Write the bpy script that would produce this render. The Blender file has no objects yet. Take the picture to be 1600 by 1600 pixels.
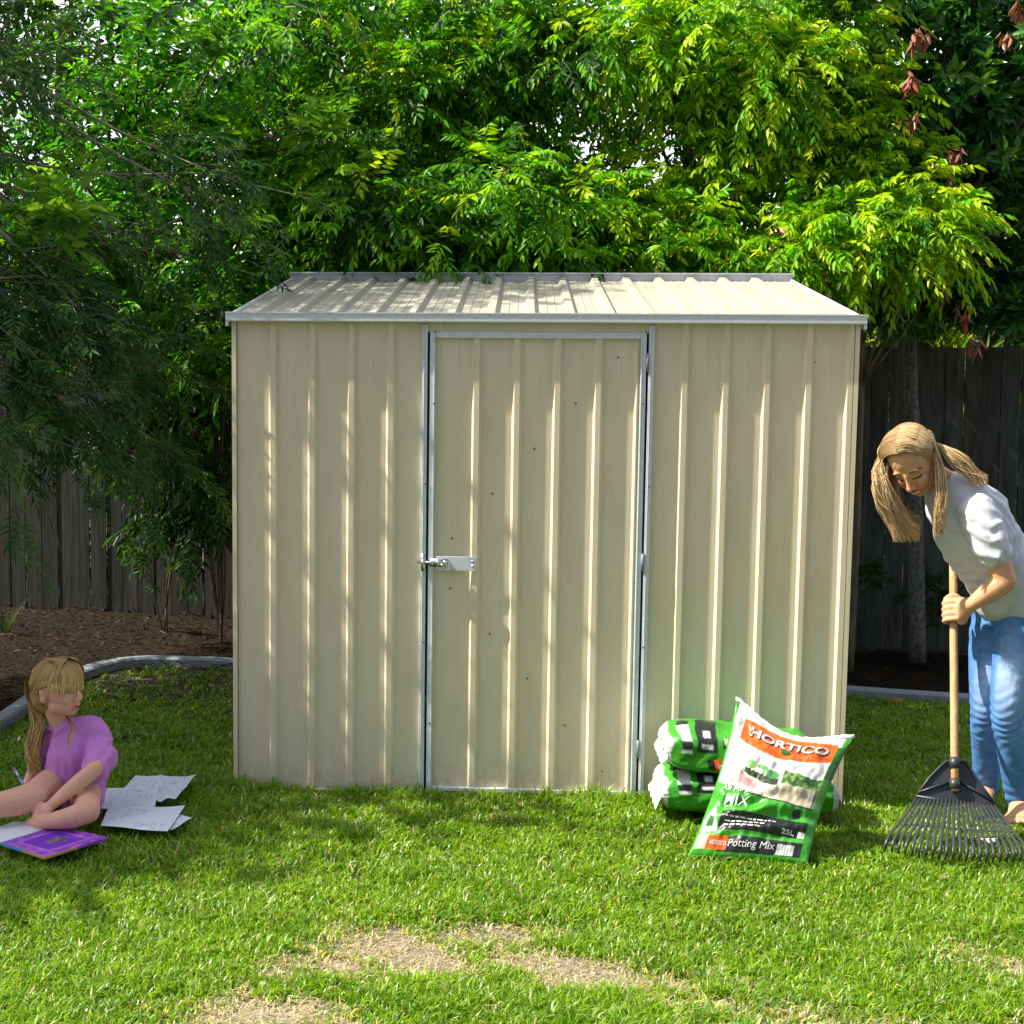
import bpy, bmesh, math, random
import numpy as np
from mathutils import Vector, Matrix, noise as mnoise
SC = bpy.context.scene
C = SC.collection
rng = np.random.default_rng(7)
random.seed(7)
PI = math.pi

# ------------------------------------------------------------------ camera
CAM = np.array([0.0, -5.5, 1.47]); FPX = 2390.0; PITCH = math.radians(4.8); ROLL = 0.0080
_R = np.array([1.0, 0, 0]); _U = np.array([0, math.sin(PITCH), math.cos(PITCH)]); CF = np.array([0, math.cos(PITCH), -math.sin(PITCH)])
CR = _R*math.cos(ROLL) + _U*math.sin(ROLL); CU = _U*math.cos(ROLL) - _R*math.sin(ROLL)
cd = bpy.data.cameras.new('camera'); cam = bpy.data.objects.new('camera', cd); C.objects.link(cam)
cd.sensor_width = 36; cd.lens = FPX/1600*36; cd.clip_end = 500; cd.clip_start = 0.05
m = Matrix(((CR[0], CU[0], -CF[0], CAM[0]), (CR[1], CU[1], -CF[1], CAM[1]), (CR[2], CU[2], -CF[2], CAM[2]), (0, 0, 0, 1)))
cam.matrix_world = m
SC.camera = cam

def P(u, v, Y):
    """surveying helper: the point at depth Y seen in direction (u, v) of the photograph"""
    d = CF + CR*((u-800)/FPX) + CU*((800-v)/FPX)
    return CAM + d*((Y-CAM[1])/d[1])
def G(u, v, z=0.0):
    d = CF + CR*((u-800)/FPX) + CU*((800-v)/FPX)
    return CAM + d*((z-CAM[2])/d[2])

# ------------------------------------------------------------------ light
SUN_EL = math.radians(48); SUN_AZ = math.radians(3.3)      # from the left (-X), a hair to the front
sdir = Vector((-math.cos(SUN_EL)*math.cos(SUN_AZ), -math.cos(SUN_EL)*math.sin(SUN_AZ), math.sin(SUN_EL)))
w = bpy.data.worlds.new('World'); SC.world = w; w.use_nodes = True
wn = w.node_tree.nodes; wl = w.node_tree.links
sky = wn.new('ShaderNodeTexSky'); sky.sky_type = 'NISHITA'; sky.sun_disc = False
sky.sun_elevation = SUN_EL; sky.sun_rotation = math.atan2(sdir.x, sdir.y)
sky.air_density = 1.0; sky.dust_density = 3.5; sky.ozone_density = 0.8
bg = wn['Background']; bg.inputs['Strength'].default_value = 0.062
# thin bright cloud over the blue
wtc = wn.new('ShaderNodeTexCoord'); wno = wn.new('ShaderNodeTexNoise'); wno.inputs['Scale'].default_value = 2.2; wno.inputs['Detail'].default_value = 6
wl.new(wtc.outputs['Generated'], wno.inputs['Vector'])
wr = wn.new('ShaderNodeValToRGB'); wr.color_ramp.elements[0].position = .42; wr.color_ramp.elements[1].position = .6
wsx = wn.new('ShaderNodeSeparateXYZ'); wl.new(wtc.outputs['Generated'], wsx.inputs[0])
wma = wn.new('ShaderNodeMath'); wma.operation = 'MULTIPLY_ADD'; wma.inputs[1].default_value = .22       # cloud banks up over the horizon behind the trees
wl.new(wsx.outputs['Y'], wma.inputs[0]); wl.new(wno.outputs['Fac'], wma.inputs[2]); wl.new(wma.outputs[0], wr.inputs[0])
wm = wn.new('ShaderNodeMix'); wm.data_type = 'RGBA'; wm.inputs[7].default_value = (12.0, 12.3, 13.0, 1)
wl.new(wr.outputs[0], wm.inputs[0]); wl.new(sky.outputs[0], wm.inputs[6]); wl.new(wm.outputs[2], bg.inputs['Color'])
sl = bpy.data.lights.new('sun', 'SUN'); sun = bpy.data.objects.new('sun', sl); C.objects.link(sun)
sl.energy = 4.6; sl.angle = math.radians(0.5); sl.color = (1.0, 0.93, 0.80)
sun.rotation_euler = (-sdir).to_track_quat('-Z', 'Y').to_euler(); sun.location = (-6, 0, 8)
SC.view_settings.view_transform = 'Standard'; SC.view_settings.look = 'None'
SC.view_settings.exposure = 1.12; SC.view_settings.gamma = 1

# ------------------------------------------------------------------ helpers
def tag(o, label=None, cat=None, group=None, kind=None):
    if label: o['label'] = label
    if cat: o['category'] = cat
    if group: o['group'] = group
    if kind: o['kind'] = kind
    return o
def empty(name, loc, label, cat, group=None):
    o = bpy.data.objects.new(name, None); C.objects.link(o); o.location = tuple(loc); o.empty_display_size = 0.1
    return tag(o, label, cat, group)
def root_loc(o):
    l = np.zeros(3)
    while o is not None:
        l = l + np.array(o.location); o = o.parent
    return l
def mobj(name, V, F, mat, parent=None, cols=None, smooth=True, loc=None):
    """one mesh object; V in world space"""
    V = np.asarray(V, float)
    base = root_loc(parent) if parent is not None else np.zeros(3)
    L = np.zeros(3) if loc is None else np.asarray(loc, float)-base
    me = bpy.data.meshes.new(name)
    VV = V-base-L
    if isinstance(F, tuple):                     # (flat index array, face sizes)
        idx, sizes = F
        me.vertices.add(len(VV)); me.vertices.foreach_set('co', VV.ravel().astype(np.float32))
        me.loops.add(len(idx)); me.loops.foreach_set('vertex_index', idx.astype(np.int32))
        me.polygons.add(len(sizes))
        st = np.concatenate([[0], np.cumsum(sizes)[:-1]]).astype(np.int32)
        me.polygons.foreach_set('loop_start', st); me.polygons.foreach_set('loop_total', sizes.astype(np.int32))
        me.update(calc_edges=True)
    else:
        me.from_pydata([tuple(v) for v in VV], [], [tuple(int(i) for i in f) for f in F]); me.update()
    if cols is not None:
        a = me.color_attributes.new('Col', 'FLOAT_COLOR', 'POINT')
        cc = np.ones((len(V), 4), np.float32); cc[:, :3] = cols
        a.data.foreach_set('color', cc.ravel())
    if smooth:
        me.polygons.foreach_set('use_smooth', np.ones(len(me.polygons), bool))
    o = bpy.data.objects.new(name, me); C.objects.link(o)
    if mat: me.materials.append(mat)
    if parent is not None: o.parent = parent
    o.location = tuple(L)
    return o

class MB:
    """collects simple solids into one mesh"""
    def __init__(s): s.v = []; s.f = []; s.c = []
    def add(s, V, F, col=None):
        o = len(s.v); s.v += [tuple(map(float, p)) for p in V]; s.f += [tuple(int(i)+o for i in f) for f in F]
        s.c += [col if col is not None else (1, 1, 1)]*len(V)
    def box(s, o, ex, ey, ez, col=None):
        """box from corner o along three edge vectors"""
        o, ex, ey, ez = map(np.asarray, (o, ex, ey, ez))
        V = [o, o+ex, o+ex+ey, o+ey, o+ez, o+ex+ez, o+ex+ey+ez, o+ey+ez]
        s.add(V, [(0, 3, 2, 1), (4, 5, 6, 7), (0, 1, 5, 4), (1, 2, 6, 5), (2, 3, 7, 6), (3, 0, 4, 7)], col)
    def tube(s, pts, rad, n=8, caps=True, ref=None, col=None):
        V, F = tube(pts, rad, n, ref); s.add(V, F, col)
    def ell(s, c, r, M=None, nu=16, nv=10, col=None):
        V, F = ellipsoid(c, r, M, nu, nv); s.add(V, F, col)
    def obj(s, name, mat, parent=None, smooth=False, usecol=False):
        return mobj(name, s.v, s.f, mat, parent, np.array(s.c) if usecol else None, smooth)

def nrm(a): 
    a = np.asarray(a, float); return a/max(1e-9, np.linalg.norm(a))
def smooth_path(pts, n):
    """Catmull-Rom through control points (any dimension)"""
    p = np.asarray(pts, float); p = np.vstack([2*p[0]-p[1], p, 2*p[-1]-p[-2]])
    out = []; k = len(p)-3
    for t in np.linspace(0, k, n):
        i = min(int(t), k-1); f = t-i; a, b, c, d = p[i:i+4]
        out.append(0.5*((2*b)+(-a+c)*f+(2*a-5*b+4*c-d)*f*f+(-a+3*b-3*c+d)*f**3))
    return np.array(out)
def tube(pts, rad, n=8, ref=None):
    """closed tapered tube; rad scalar list or list of (r_side, r_ref) where r_ref lies along ref"""
    p = np.asarray(pts, float); k = len(p)
    rad = [r if hasattr(r, '__len__') else (r, r) for r in (rad if hasattr(rad, '__len__') else [rad]*k)]
    V = []; T = np.gradient(p, axis=0)
    a0 = np.asarray(ref if ref is not None else ([0, 0, 1] if abs(nrm(T[0])[2]) < .9 else [1, 0, 0]), float)
    prev = None
    for i in range(k):
        t = nrm(T[i])
        a = (a0 if (ref is not None or prev is None) else prev); a = nrm(a-t*np.dot(a, t)); b = np.cross(t, a); prev = a
        for j in range(n):
            an = 2*PI*j/n
            V.append(p[i]+b*math.cos(an)*rad[i][0]+a*math.sin(an)*rad[i][1])
    F = []
    for i in range(k-1):
        for j in range(n):
            F.append((i*n+j, i*n+(j+1) % n, (i+1)*n+(j+1) % n, (i+1)*n+j))
    F.append(tuple(range(n))[::-1]); F.append(tuple((k-1)*n+j for j in range(n)))
    return V, F
def ellipsoid(c, r, M=None, nu=16, nv=10):
    c = np.asarray(c, float); r = np.asarray(r if hasattr(r, '__len__') else [r]*3, float)
    M = np.eye(3) if M is None else np.asarray(M)          # rows = local axes in world space
    V = []; F = []
    for i in range(1, nv):
        th = PI*i/nv
        for j in range(nu):
            ph = 2*PI*j/nu
            l = r*np.array([math.sin(th)*math.cos(ph), math.sin(th)*math.sin(ph), math.cos(th)])
            V.append(c+l@M)
    V.append(c+(r*np.array([0, 0, 1]))@M); V.append(c-(r*np.array([0, 0, 1]))@M)
    t, b = len(V)-2, len(V)-1
    for i in range(nv-2):
        for j in range(nu):
            F.append((i*nu+j, (i+1)*nu+j, (i+1)*nu+(j+1) % nu, i*nu+(j+1) % nu))
    for j in range(nu):
        F.append((t, j, (j+1) % nu)); F.append((b, (nv-2)*nu+(j+1) % nu, (nv-2)*nu+j))
    return V, F

class Blob:
    """overlapping solids fused into one continuous skin by a voxel remesh"""
    def __init__(s): s.m = MB()
    def limb(s, pts, rad, ref=None, n=14, k=None):
        """tapered limb through joints with rounded ends"""
        r = np.array([q if hasattr(q, '__len__') else (q, q) for q in rad], float)
        d = np.hstack([np.asarray(pts, float), r])
        d = smooth_path(d, k or (len(pts)-1)*5+1)
        # rounded ends
        a = nrm(d[0, :3]-d[1, :3]); b = nrm(d[-1, :3]-d[-2, :3]); ra = d[0, 3:].min(); rb = d[-1, 3:].min()
        st = []; en = []
        for f in (1.0, .92, .7, .38):
            e = d[0].copy(); e[:3] += a*ra*f; e[3:] *= math.sqrt(max(0.004, 1-f*f)); st.append(e)
        for f in (.38, .7, .92, 1.0):
            e = d[-1].copy(); e[:3] += b*rb*f; e[3:] *= math.sqrt(max(0.004, 1-f*f)); en.append(e)
        d = np.vstack(st+[d]+en)
        V, F = tube(d[:, :3], d[:, 3:], n, ref); s.m.add(V, F)
    def ell(s, c, r, M=None): 
        V, F = ellipsoid(c, r, M, 18, 12); s.m.add(V, F)
    def mesh(s, voxel, it=4):
        """returns V, F arrays, normals"""
        me = bpy.data.meshes.new('tmp'); me.from_pydata(s.m.v, [], s.m.f); me.update()
        bm = bmesh.new(); bm.from_mesh(me); bmesh.ops.recalc_face_normals(bm, faces=bm.faces); bm.to_mesh(me); bm.free()
        o = bpy.data.objects.new('tmp', me); C.objects.link(o)
        md = o.modifiers.new('r', 'REMESH'); md.mode = 'VOXEL'; md.voxel_size = voxel
        if it:
            sm = o.modifiers.new('s', 'SMOOTH'); sm.factor = 0.5; sm.iterations = it
        dg = bpy.context.evaluated_depsgraph_get()
        e = bpy.data.meshes.new_from_object(o.evaluated_get(dg))
        n = len(e.vertices); V = np.zeros(n*3, np.float32); e.vertices.foreach_get('co', V)
        N = np.zeros(n*3, np.float32); e.vertices.foreach_get('normal', N)
        L = np.zeros(len(e.loops), np.int32); e.loops.foreach_get('vertex_index', L)
        S = np.zeros(len(e.polygons), np.int32); e.polygons.foreach_get('loop_total', S)
        bpy.data.objects.remove(o); bpy.data.meshes.remove(me); bpy.data.meshes.remove(e)
        return V.reshape(-1, 3).astype(float), (L, S), N.reshape(-1, 3).astype(float)

def fbm(V, sc, seed=0.0, oct=3):
    return np.array([mnoise.fractal(Vector((p[0]*sc[0]+seed, p[1]*sc[1]+seed*.7, p[2]*sc[2]-seed)), 1.0, 2.0, oct) for p in V])

# ------------------------------------------------------------------ materials
def mat(name):
    m = bpy.data.materials.new(name); m.use_nodes = True
    nt = m.node_tree; b = nt.nodes['Principled BSDF']
    return m, nt.nodes, nt.links, b
def noise_node(n, l, scale, detail=4, vec=None, rough=.5):
    t = n.new('ShaderNodeTexNoise'); t.inputs['Scale'].default_value = scale; t.inputs['Detail'].default_value = detail
    t.inputs['Roughness'].default_value = rough
    if vec is not None: l.new(vec, t.inputs['Vector'])
    return t
def objvec(n, l, scale=(1, 1, 1), rot=(0, 0, 0)):
    tc = n.new('ShaderNodeTexCoord'); mp = n.new('ShaderNodeMapping'); mp.inputs['Scale'].default_value = scale; mp.inputs['Rotation'].default_value = rot
    l.new(tc.outputs['Object'], mp.inputs['Vector']); return mp.outputs[0]
def ramp(n, l, src, stops):
    r = n.new('ShaderNodeValToRGB'); l.new(src, r.inputs[0]); e = r.color_ramp.elements
    while len(e) > len(stops): e.remove(e[-1])
    while len(e) < len(stops): e.new(0.5)
    for x, (p, c) in zip(e, stops): x.position = p; x.color = (*c, 1)
    return r.outputs[0]
def mulc(n, l, a, b, fac=1.0, mode='MULTIPLY'):
    x = n.new('ShaderNodeMix'); x.data_type = 'RGBA'; x.blend_type = mode; x.inputs[0].default_value = fac
    for s, v in ((6, a), (7, b)):
        if isinstance(v, tuple): x.inputs[s].default_value = (*v, 1)
        else: l.new(v, x.inputs[s])
    return x.outputs[2]
def bump(n, l, b, h, strength=.3, dist=.01):
    x = n.new('ShaderNodeBump'); x.inputs['Strength'].default_value = strength; x.inputs['Distance'].default_value = dist
    l.new(h, x.inputs['Height']); l.new(x.outputs[0], b.inputs['Normal']); return x
def attr(n, name='Col'):
    a = n.new('ShaderNodeAttribute'); a.attribute_name = name; return a.outputs['Color']

def simple(name, col, rough=.5, metal=0.0, nscale=30, namt=.15, bstr=.1, bdist=.002):
    m, n, l, b = mat(name)
    v = objvec(n, l); t = noise_node(n, l, nscale, 5, v)
    c = ramp(n, l, t.outputs['Fac'], [(.25, tuple(x*(1-namt) for x in col)), (.75, tuple(min(1, x*(1+namt)) for x in col))])
    l.new(c, b.inputs['Base Color']); b.inputs['Roughness'].default_value = rough; b.inputs['Metallic'].default_value = metal
    if rough > .8: b.inputs['Specular IOR Level'].default_value = .1
    if bstr: bump(n, l, b, t.outputs['Fac'], bstr, bdist)
    return m
def attr_mat(name, rough=.6, nscale=60, namt=.12, bstr=.1, bdist=.002, sss=0.0, sssr=(.01, .004, .002), spec=.5):
    m, n, l, b = mat(name)
    v = objvec(n, l); t = noise_node(n, l, nscale, 4, v)
    g = ramp(n, l, t.outputs['Fac'], [(.25, (1-namt,)*3), (.75, (1.0,)*3)])
    l.new(mulc(n, l, attr(n), g), b.inputs['Base Color']); b.inputs['Roughness'].default_value = rough
    b.inputs['Specular IOR Level'].default_value = spec
    if sss:
        b.inputs['Subsurface Weight'].default_value = sss; b.inputs['Subsurface Radius'].default_value = sssr; b.inputs['Subsurface Scale'].default_value = 1
    if bstr: bump(n, l, b, t.outputs['Fac'], bstr, bdist)
    return m
def leaf_mat(name, trans=.45, rough=.4, spec=.4):
    """leaf: reflects and lets light through, colour from the leaf's own pigment"""
    m, n, l, b = mat(name)
    a = attr(n)
    l.new(a, b.inputs['Base Color']); b.inputs['Roughness'].default_value = rough; b.inputs['Specular IOR Level'].default_value = spec
    tr = n.new('ShaderNodeBsdfTranslucent'); c2 = mulc(n, l, a, (1.35, 1.25, .45)); l.new(c2, tr.inputs['Color'])
    mx = n.new('ShaderNodeMixShader'); mx.inputs[0].default_value = trans
    l.new(b.outputs[0], mx.inputs[1]); l.new(tr.outputs[0], mx.inputs[2]); l.new(mx.outputs[0], n['Material Output'].inputs['Surface'])
    return m

M_LEAF = leaf_mat('leaf', .48, .42, .28)
M_LEAFD = leaf_mat('dark_glossy_leaf', .22, .32, .38)
M_OLIVE = leaf_mat('olive_leaf', .28, .5, .3)
M_GRASS = leaf_mat('grass_blade', .45, .36, .5)
M_SKIN = attr_mat('skin', .55, 90, .06, .05, .001, sss=.12, spec=.25)
M_HAIR = attr_mat('hair', .45, 200, .1, 0, sss=0, spec=.35)
M_CLOTH = attr_mat('cotton_cloth', .85, 300, .06, .12, .0008)
M_PLASTIC_FILM = attr_mat('printed_plastic', .34, 26, .10, .5, .008)
M_PAPER = attr_mat('paper', .7, 60, .03, .05, .001)

def bark_mat(name, a, b_, sc=(30, 30, 8)):
    m, n, l, b = mat(name); v = objvec(n, l, sc)
    t = noise_node(n, l, 1.0, 6, v, .65); l.new(ramp(n, l, t.outputs['Fac'], [(.35, a), (.62, b_)]), b.inputs['Base Color'])
    b.inputs['Roughness'].default_value = .9; bump(n, l, b, t.outputs['Fac'], .6, .01); return m
M_BARK = bark_mat('bark', (.06, .045, .03), (.2, .16, .11))
M_BARKG = bark_mat('mottled_bark', (.045, .042, .036), (.20, .19, .17), (55, 55, 40))
M_TWIG = bark_mat('pale_twig', (.22, .19, .14), (.42, .37, .29))
# ================================================================== ground
def gz(x, y):
    x = np.asarray(x, float); y = np.asarray(y, float)
    z = 0.012*np.sin(x*1.3+.4)*np.sin(y*1.1)+0.008*np.sin(x*3.1+y*2.3)
    z = z + np.clip(-x-.8, 0, 3)*.012*np.clip(y+.2, 0, 4)*.6
    return z-0.030-0.010*x
def fence_y(x): return 3.43-0.139*np.asarray(x, float)
def edge_y(x): return 2.12-0.133*np.asarray(x, float)
def ground_patch(x, y):
    """0..1, where the turf is worn to dry thatch"""
    d = np.zeros_like(x)
    for u, v, ru, rv, a in ((612, 1480, .20, .10, 1), (540, 1500, .14, .07, .8), (400, 1572, .15, .07, 1), (490, 1592, .12, .04, .6), (860, 1490, .20, .055, 1), (960, 1512, .20, .05, .9), (790, 1440, .2, .05, .6), (700, 1455, .16, .05, .6),
                            (1310, 1585, .16, .05, .9), (1240, 1560, .14, .05, .7), (1480, 1590, .3, .08, .6), (1560, 1480, .16, .08, .5), (1100, 1545, .15, .04, .6)):
        g = G(u, v); q = ((x-g[0])/ru/1.25)**2+((y-g[1])/rv/1.6)**2
        d = np.maximum(d, a*np.exp(-q*.9))
    nz = fbmgrid(x*9, y*9)
    return np.clip((d*1.2+nz*.35*(d > .08))*1.35-.25, 0, 1)
def fbmgrid(x, y):
    s = np.sin(x*1.7+np.sin(y*1.3)*1.9)*.5+np.sin(y*2.3+np.sin(x*1.9+1)*1.4)*.5
    return .6*s+.4*np.sin(x*4.1+y*3.3+np.sin(y*5))
xs = np.unique(np.concatenate([np.linspace(-60, -4, 14), np.linspace(-4, 4, 161), np.linspace(4, 60, 14)]))
ys = np.unique(np.concatenate([np.linspace(-30, -3.5, 8), np.linspace(-3.5, 4.5, 161), np.linspace(4.5, 120, 16)]))
XX, YY = np.meshgrid(xs, ys); near = (np.abs(XX) < 4.2) & (YY > -3.6) & (YY < 4.8)
ZZ = np.where(near, gz(XX, YY), -0.03)
gv = np.stack([XX.ravel(), YY.ravel(), ZZ.ravel()], 1); nx = len(xs)
gf = [(j*nx+i, j*nx+i+1, (j+1)*nx+i+1, (j+1)*nx+i) for j in range(len(ys)-1) for i in range(nx-1)]
pt = ground_patch(gv[:, 0], gv[:, 1])[:, None]
gc = np.array([.10, .085, .04])*(1-pt)+np.array([.50, .42, .31])*pt
m, n, l, b = mat('soil'); v = objvec(n, l); t = noise_node(n, l, 70, 8, v, .7)
g1 = ramp(n, l, t.outputs['Fac'], [(.3, (.45, .45, .42)), (.7, (1, 1, 1))])
l.new(mulc(n, l, attr(n), g1), b.inputs['Base Color']); b.inputs['Roughness'].default_value = .95; bump(n, l, b, t.outputs['Fac'], 1, .02)
ground = mobj('ground', gv, gf, m, None, gc); tag(ground, kind='structure')

# mulch beds behind the edging: a soil sheet 8 mm over the ground
M_MULCH = simple('mulch_soil', (.02, .014, .009), .95, 0, 45, .6, 1, .02)
def in_bed(x, y):
    back = y > edge_y(x)+.02
    # on the left the bed comes forward outside the curved edging
    left = (x < -2.14-.02*(y-1.5)) & (y > -.2)
    curve = (x < -1.95) & (y > 2.0) & ((x+1.95)**2+(y-2.0)**2*.35 > .04)
    return back | left | curve
bx = np.linspace(-4.2, 4.2, 150); by = np.linspace(-.2, 4.4, 110); BX, BY = np.meshgrid(bx, by)
bv = np.stack([BX.ravel(), BY.ravel(), (gz(BX, BY)+.012+.012*fbmgrid(BX*5, BY*5)).ravel()], 1)
ok = in_bed(bv[:, 0], bv[:, 1])
bf = [(j*150+i, j*150+i+1, (j+1)*150+i+1, (j+1)*150+i) for j in range(109) for i in range(149) if ok[j*150+i] and ok[j*150+i+1] and ok[(j+1)*150+i] and ok[(j+1)*150+i+1]]
used = np.unique(np.array(bf)); remap = -np.ones(len(bv), int); remap[used] = np.arange(len(used))
mob = mobj('mulch_bed_soil', bv[used], [tuple(remap[list(f)]) for f in bf], M_MULCH); tag(mob, kind='structure')
# bark chips
N = 26000
cx = rng.uniform(-3.9, 3.9, N); cy = rng.uniform(-.1, 4.0, N); k = (in_bed(cx, cy) & (cy < fence_y(cx)+.05)) | ((cx < -.75) & (cx > -2.1) & (cy > 1.1) & (rng.random(N) < (cy-1.1)*.7)); cx, cy = cx[k], cy[k]; N = len(cx)
an = rng.uniform(0, 2*PI, N); ln = rng.uniform(.010, .035, N); wd = ln*rng.uniform(.25, .5, N); tz = rng.uniform(-.5, .5, N)
d = np.stack([np.cos(an), np.sin(an), tz*.8], 1); s = np.stack([-np.sin(an), np.cos(an), rng.uniform(-.5, .5, N)], 1)
ce = np.stack([cx, cy, gz(cx, cy)+.022+rng.uniform(0, .02, N)], 1)
V = np.stack([ce-d*ln[:, None]/2-s*wd[:, None]/2, ce-d*ln[:, None]/2+s*wd[:, None]/2, ce+d*ln[:, None]/2+s*wd[:, None]/2*.6, ce+d*ln[:, None]/2-s*wd[:, None]/2*.6], 1).reshape(-1, 3)
pal = np.array([[.05, .03, .018], [.09, .05, .025], [.14, .07, .03], [.03, .022, .015], [.17, .12, .07], [.28, .22, .16], [.22, .09, .03]])
cc = pal[rng.choice(7, N, p=[.34, .22, .12, .18, .08, .03, .03])]*rng.uniform(.22, .6, (N, 1))
chips = mobj('mulch', V, (np.arange(N*4), np.full(N, 4)), attr_mat('bark_chip', .95, 80, .2, 0, spec=.08), None, np.repeat(cc, 4, 0), False)
tag(chips, 'brown bark mulch chips covering the bed along the fence', 'mulch', kind='stuff')

# ================================================================== lawn
def grass():
    tuft = 88000
    # more tufts close to the camera
    y = -2.75+(5.6)*rng.random(tuft)**1.35; hw = 0.36*(y+5.5)+.45
    x = rng.uniform(-1, 1, tuft)*hw
    k = ~in_bed(x, y) & (y < edge_y(x)-.03)
    k &= ~((x > -1.0) & (x < 1.22) & (y > .09-.074*(x+1.0)) & (y < 1.5))
    pt = ground_patch(x, y); k &= rng.random(tuft) > pt*.86
    # thin and bare under the trees next to the left edging
    thin = np.clip((y-.9)/.9, 0, 1)*np.clip((-x-.8)/.5, 0, 1); k &= rng.random(tuft) > thin*.80
    x, y, pt = x[k], y[k], pt[k]; nt = len(x)
    nb = 8
    tx = np.repeat(x, nb)+rng.normal(0, .012, nt*nb); ty = np.repeat(y, nb)+rng.normal(0, .012, nt*nb); pt = np.repeat(pt, nb)
    th = np.repeat(rng.uniform(.75, 1.25, nt)*(1+.33*fbmgrid(x*2.2, y*2.6)+.18*fbmgrid(x*7, y*8)), nb)
    tc = np.repeat(rng.normal(0, 1, nt)+.9*fbmgrid(x*4.3+2, y*5.1), nb)
    N = len(tx); h = rng.uniform(.018, .043, N)*th*(1-.35*np.clip(ty-.3, 0, 1))*(1-.6*pt); an = rng.uniform(0, 2*PI, N)
    h *= 1+.35*np.exp(-((ty-(.0-.074*(tx+1.0)))/.07)**2)*(np.abs(tx-.1) < 1.2); k = (tx > -.98) & (tx < 1.22) & (ty > .04-.074*(tx+1.0)) & (ty < 1.55)   # keep clear of the shed's inside
    lean = rng.uniform(.25, 1.15, N)*(1+.5*pt); w_ = rng.uniform(.0014, .0030, N)*np.clip(1.0+.16*(ty+2), 1, 1.7)
    dx, dy = np.cos(an), np.sin(an); fa = an+PI/2+rng.normal(0, .5, N); sx, sy = np.cos(fa)*w_, np.sin(fa)*w_
    z0 = gz(tx, ty)-.004
    b_ = np.stack([tx, ty, z0], 1); s_ = np.stack([sx, sy, np.zeros(N)], 1)
    mid = b_+np.stack([dx*h*lean*.35, dy*h*lean*.35, h*.62], 1); tip = b_+np.stack([dx*h*lean, dy*h*lean, h*(1.12-.42*lean)], 1)
    V = np.stack([b_-s_, b_+s_, mid+s_*.9, mid-s_*.9, tip], 1)[~k]; pt = pt[~k]; tc = tc[~k]; N = len(V)
    base = np.array([.17, .38, .009]); yel = np.array([.42, .54, .025]); straw = np.array([.70, .62, .36]); dk = np.array([.045, .18, .005])
    q = rng.random(N)[:, None]; c = base*(1-q*.55)+yel*q*.55
    dd = np.clip(tc*.32+.15, 0, .85)[:, None]; c = c*(1-dd)+dk*dd
    st = (rng.random(N) < .07+.75*pt)[:, None]; c = np.where(st, straw*rng.uniform(.6, 1.1, (N, 1)), c)
    c = c*rng.uniform(.75, 1.2, (N, 1))
    cols = np.repeat(c, 5, 0)
    i0 = np.arange(N)*5
    fq = np.stack([i0, i0+1, i0+2, i0+3], 1); ft = np.stack([i0+3, i0+2, i0+4], 1)
    idx = np.concatenate([fq.ravel(), ft.ravel()]); sizes = np.concatenate([np.full(N, 4), np.full(N, 3)])
    o = mobj('lawn', V.reshape(-1, 3), (idx, sizes), M_GRASS, None, cols, False)
    tag(o, 'sunlit green lawn of unmown blades with worn straw coloured patches', 'lawn', kind='stuff')
grass()
# dry thatch fibres over the worn patches
N = 60000
tx = rng.uniform(-1.7, 1.9, N); ty = rng.uniform(-2.6, -.6, N); k = ground_patch(tx, ty) > rng.uniform(.05, .8, N); tx, ty = tx[k], ty[k]; N = len(tx)
an = rng.uniform(0, PI, N); ln = rng.uniform(.008, .03, N); d = np.stack([np.cos(an)*ln, np.sin(an)*ln, rng.uniform(-.1, .3, N)*ln], 1); s = np.stack([-np.sin(an), np.cos(an), 0*an], 1)*.0009
ce = np.stack([tx, ty, gz(tx, ty)+rng.uniform(.002, .012, N)], 1)
V = np.stack([ce-d/2-s, ce+d/2-s, ce+d/2+s, ce-d/2+s], 1).reshape(-1, 3)
cc = np.array([.70, .60, .45])*rng.uniform(.25, 1.2, (N, 1))
th_ = mobj('dry_thatch', V, (np.arange(N*4), np.full(N, 4)), M_GRASS, None, np.repeat(cc, 4, 0), False)
tag(th_, 'dry straw coloured thatch in the worn patches of lawn', 'dry grass', kind='stuff')

# ================================================================== edging
M_CONC = simple('concrete', (.27, .30, .35), .85, 0, 60, .25, .4, .004)
def edging(pts, label):
    mb = MB(); p = smooth_path(pts, 48); w_, h_ = .085, .045
    T = np.gradient(p, axis=0); V = []
    for q, t in zip(p, T):
        t = nrm([t[0], t[1], 0]); s = np.array([-t[1], t[0], 0]); g = float(gz(q[0], q[1])); o = np.array([q[0], q[1], g-.03])
        V += [o-s*w_/2, o-s*w_/2+[0, 0, h_+.022], o-s*(w_/2-.012)+[0, 0, h_+.03], o+s*(w_/2-.012)+[0, 0, h_+.03], o+s*w_/2+[0, 0, h_+.022], o+s*w_/2]
    n_ = 6; F = [(i*n_+j, (i+1)*n_+j, (i+1)*n_+j+1, i*n_+j+1) for i in range(len(p)-1) for j in range(5)]
    F += [tuple(range(5, -1, -1)), tuple((len(p)-1)*n_+j for j in range(6))]
    o = mobj('garden_edging', V, F, M_CONC, None, None, False, loc=[*p[len(p)//2], 0]); tag(o, label, 'garden edging')
edging([(-.2, edge_y(-.2)+.0), (-1.0, edge_y(-1)), (-1.7, edge_y(-1.7)), (-1.98, 2.30), (-2.12, 2.05), (-2.17, 1.6), (-2.16, .9), (-2.2, .2)], 'grey concrete garden edging curving forward at the left of the shed')
edging([(.0, edge_y(0.)), (1.2, edge_y(1.2)), (2.2, edge_y(2.2)), (3.4, edge_y(3.4))], 'straight grey concrete garden edging behind the woman, right of the shed')

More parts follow.
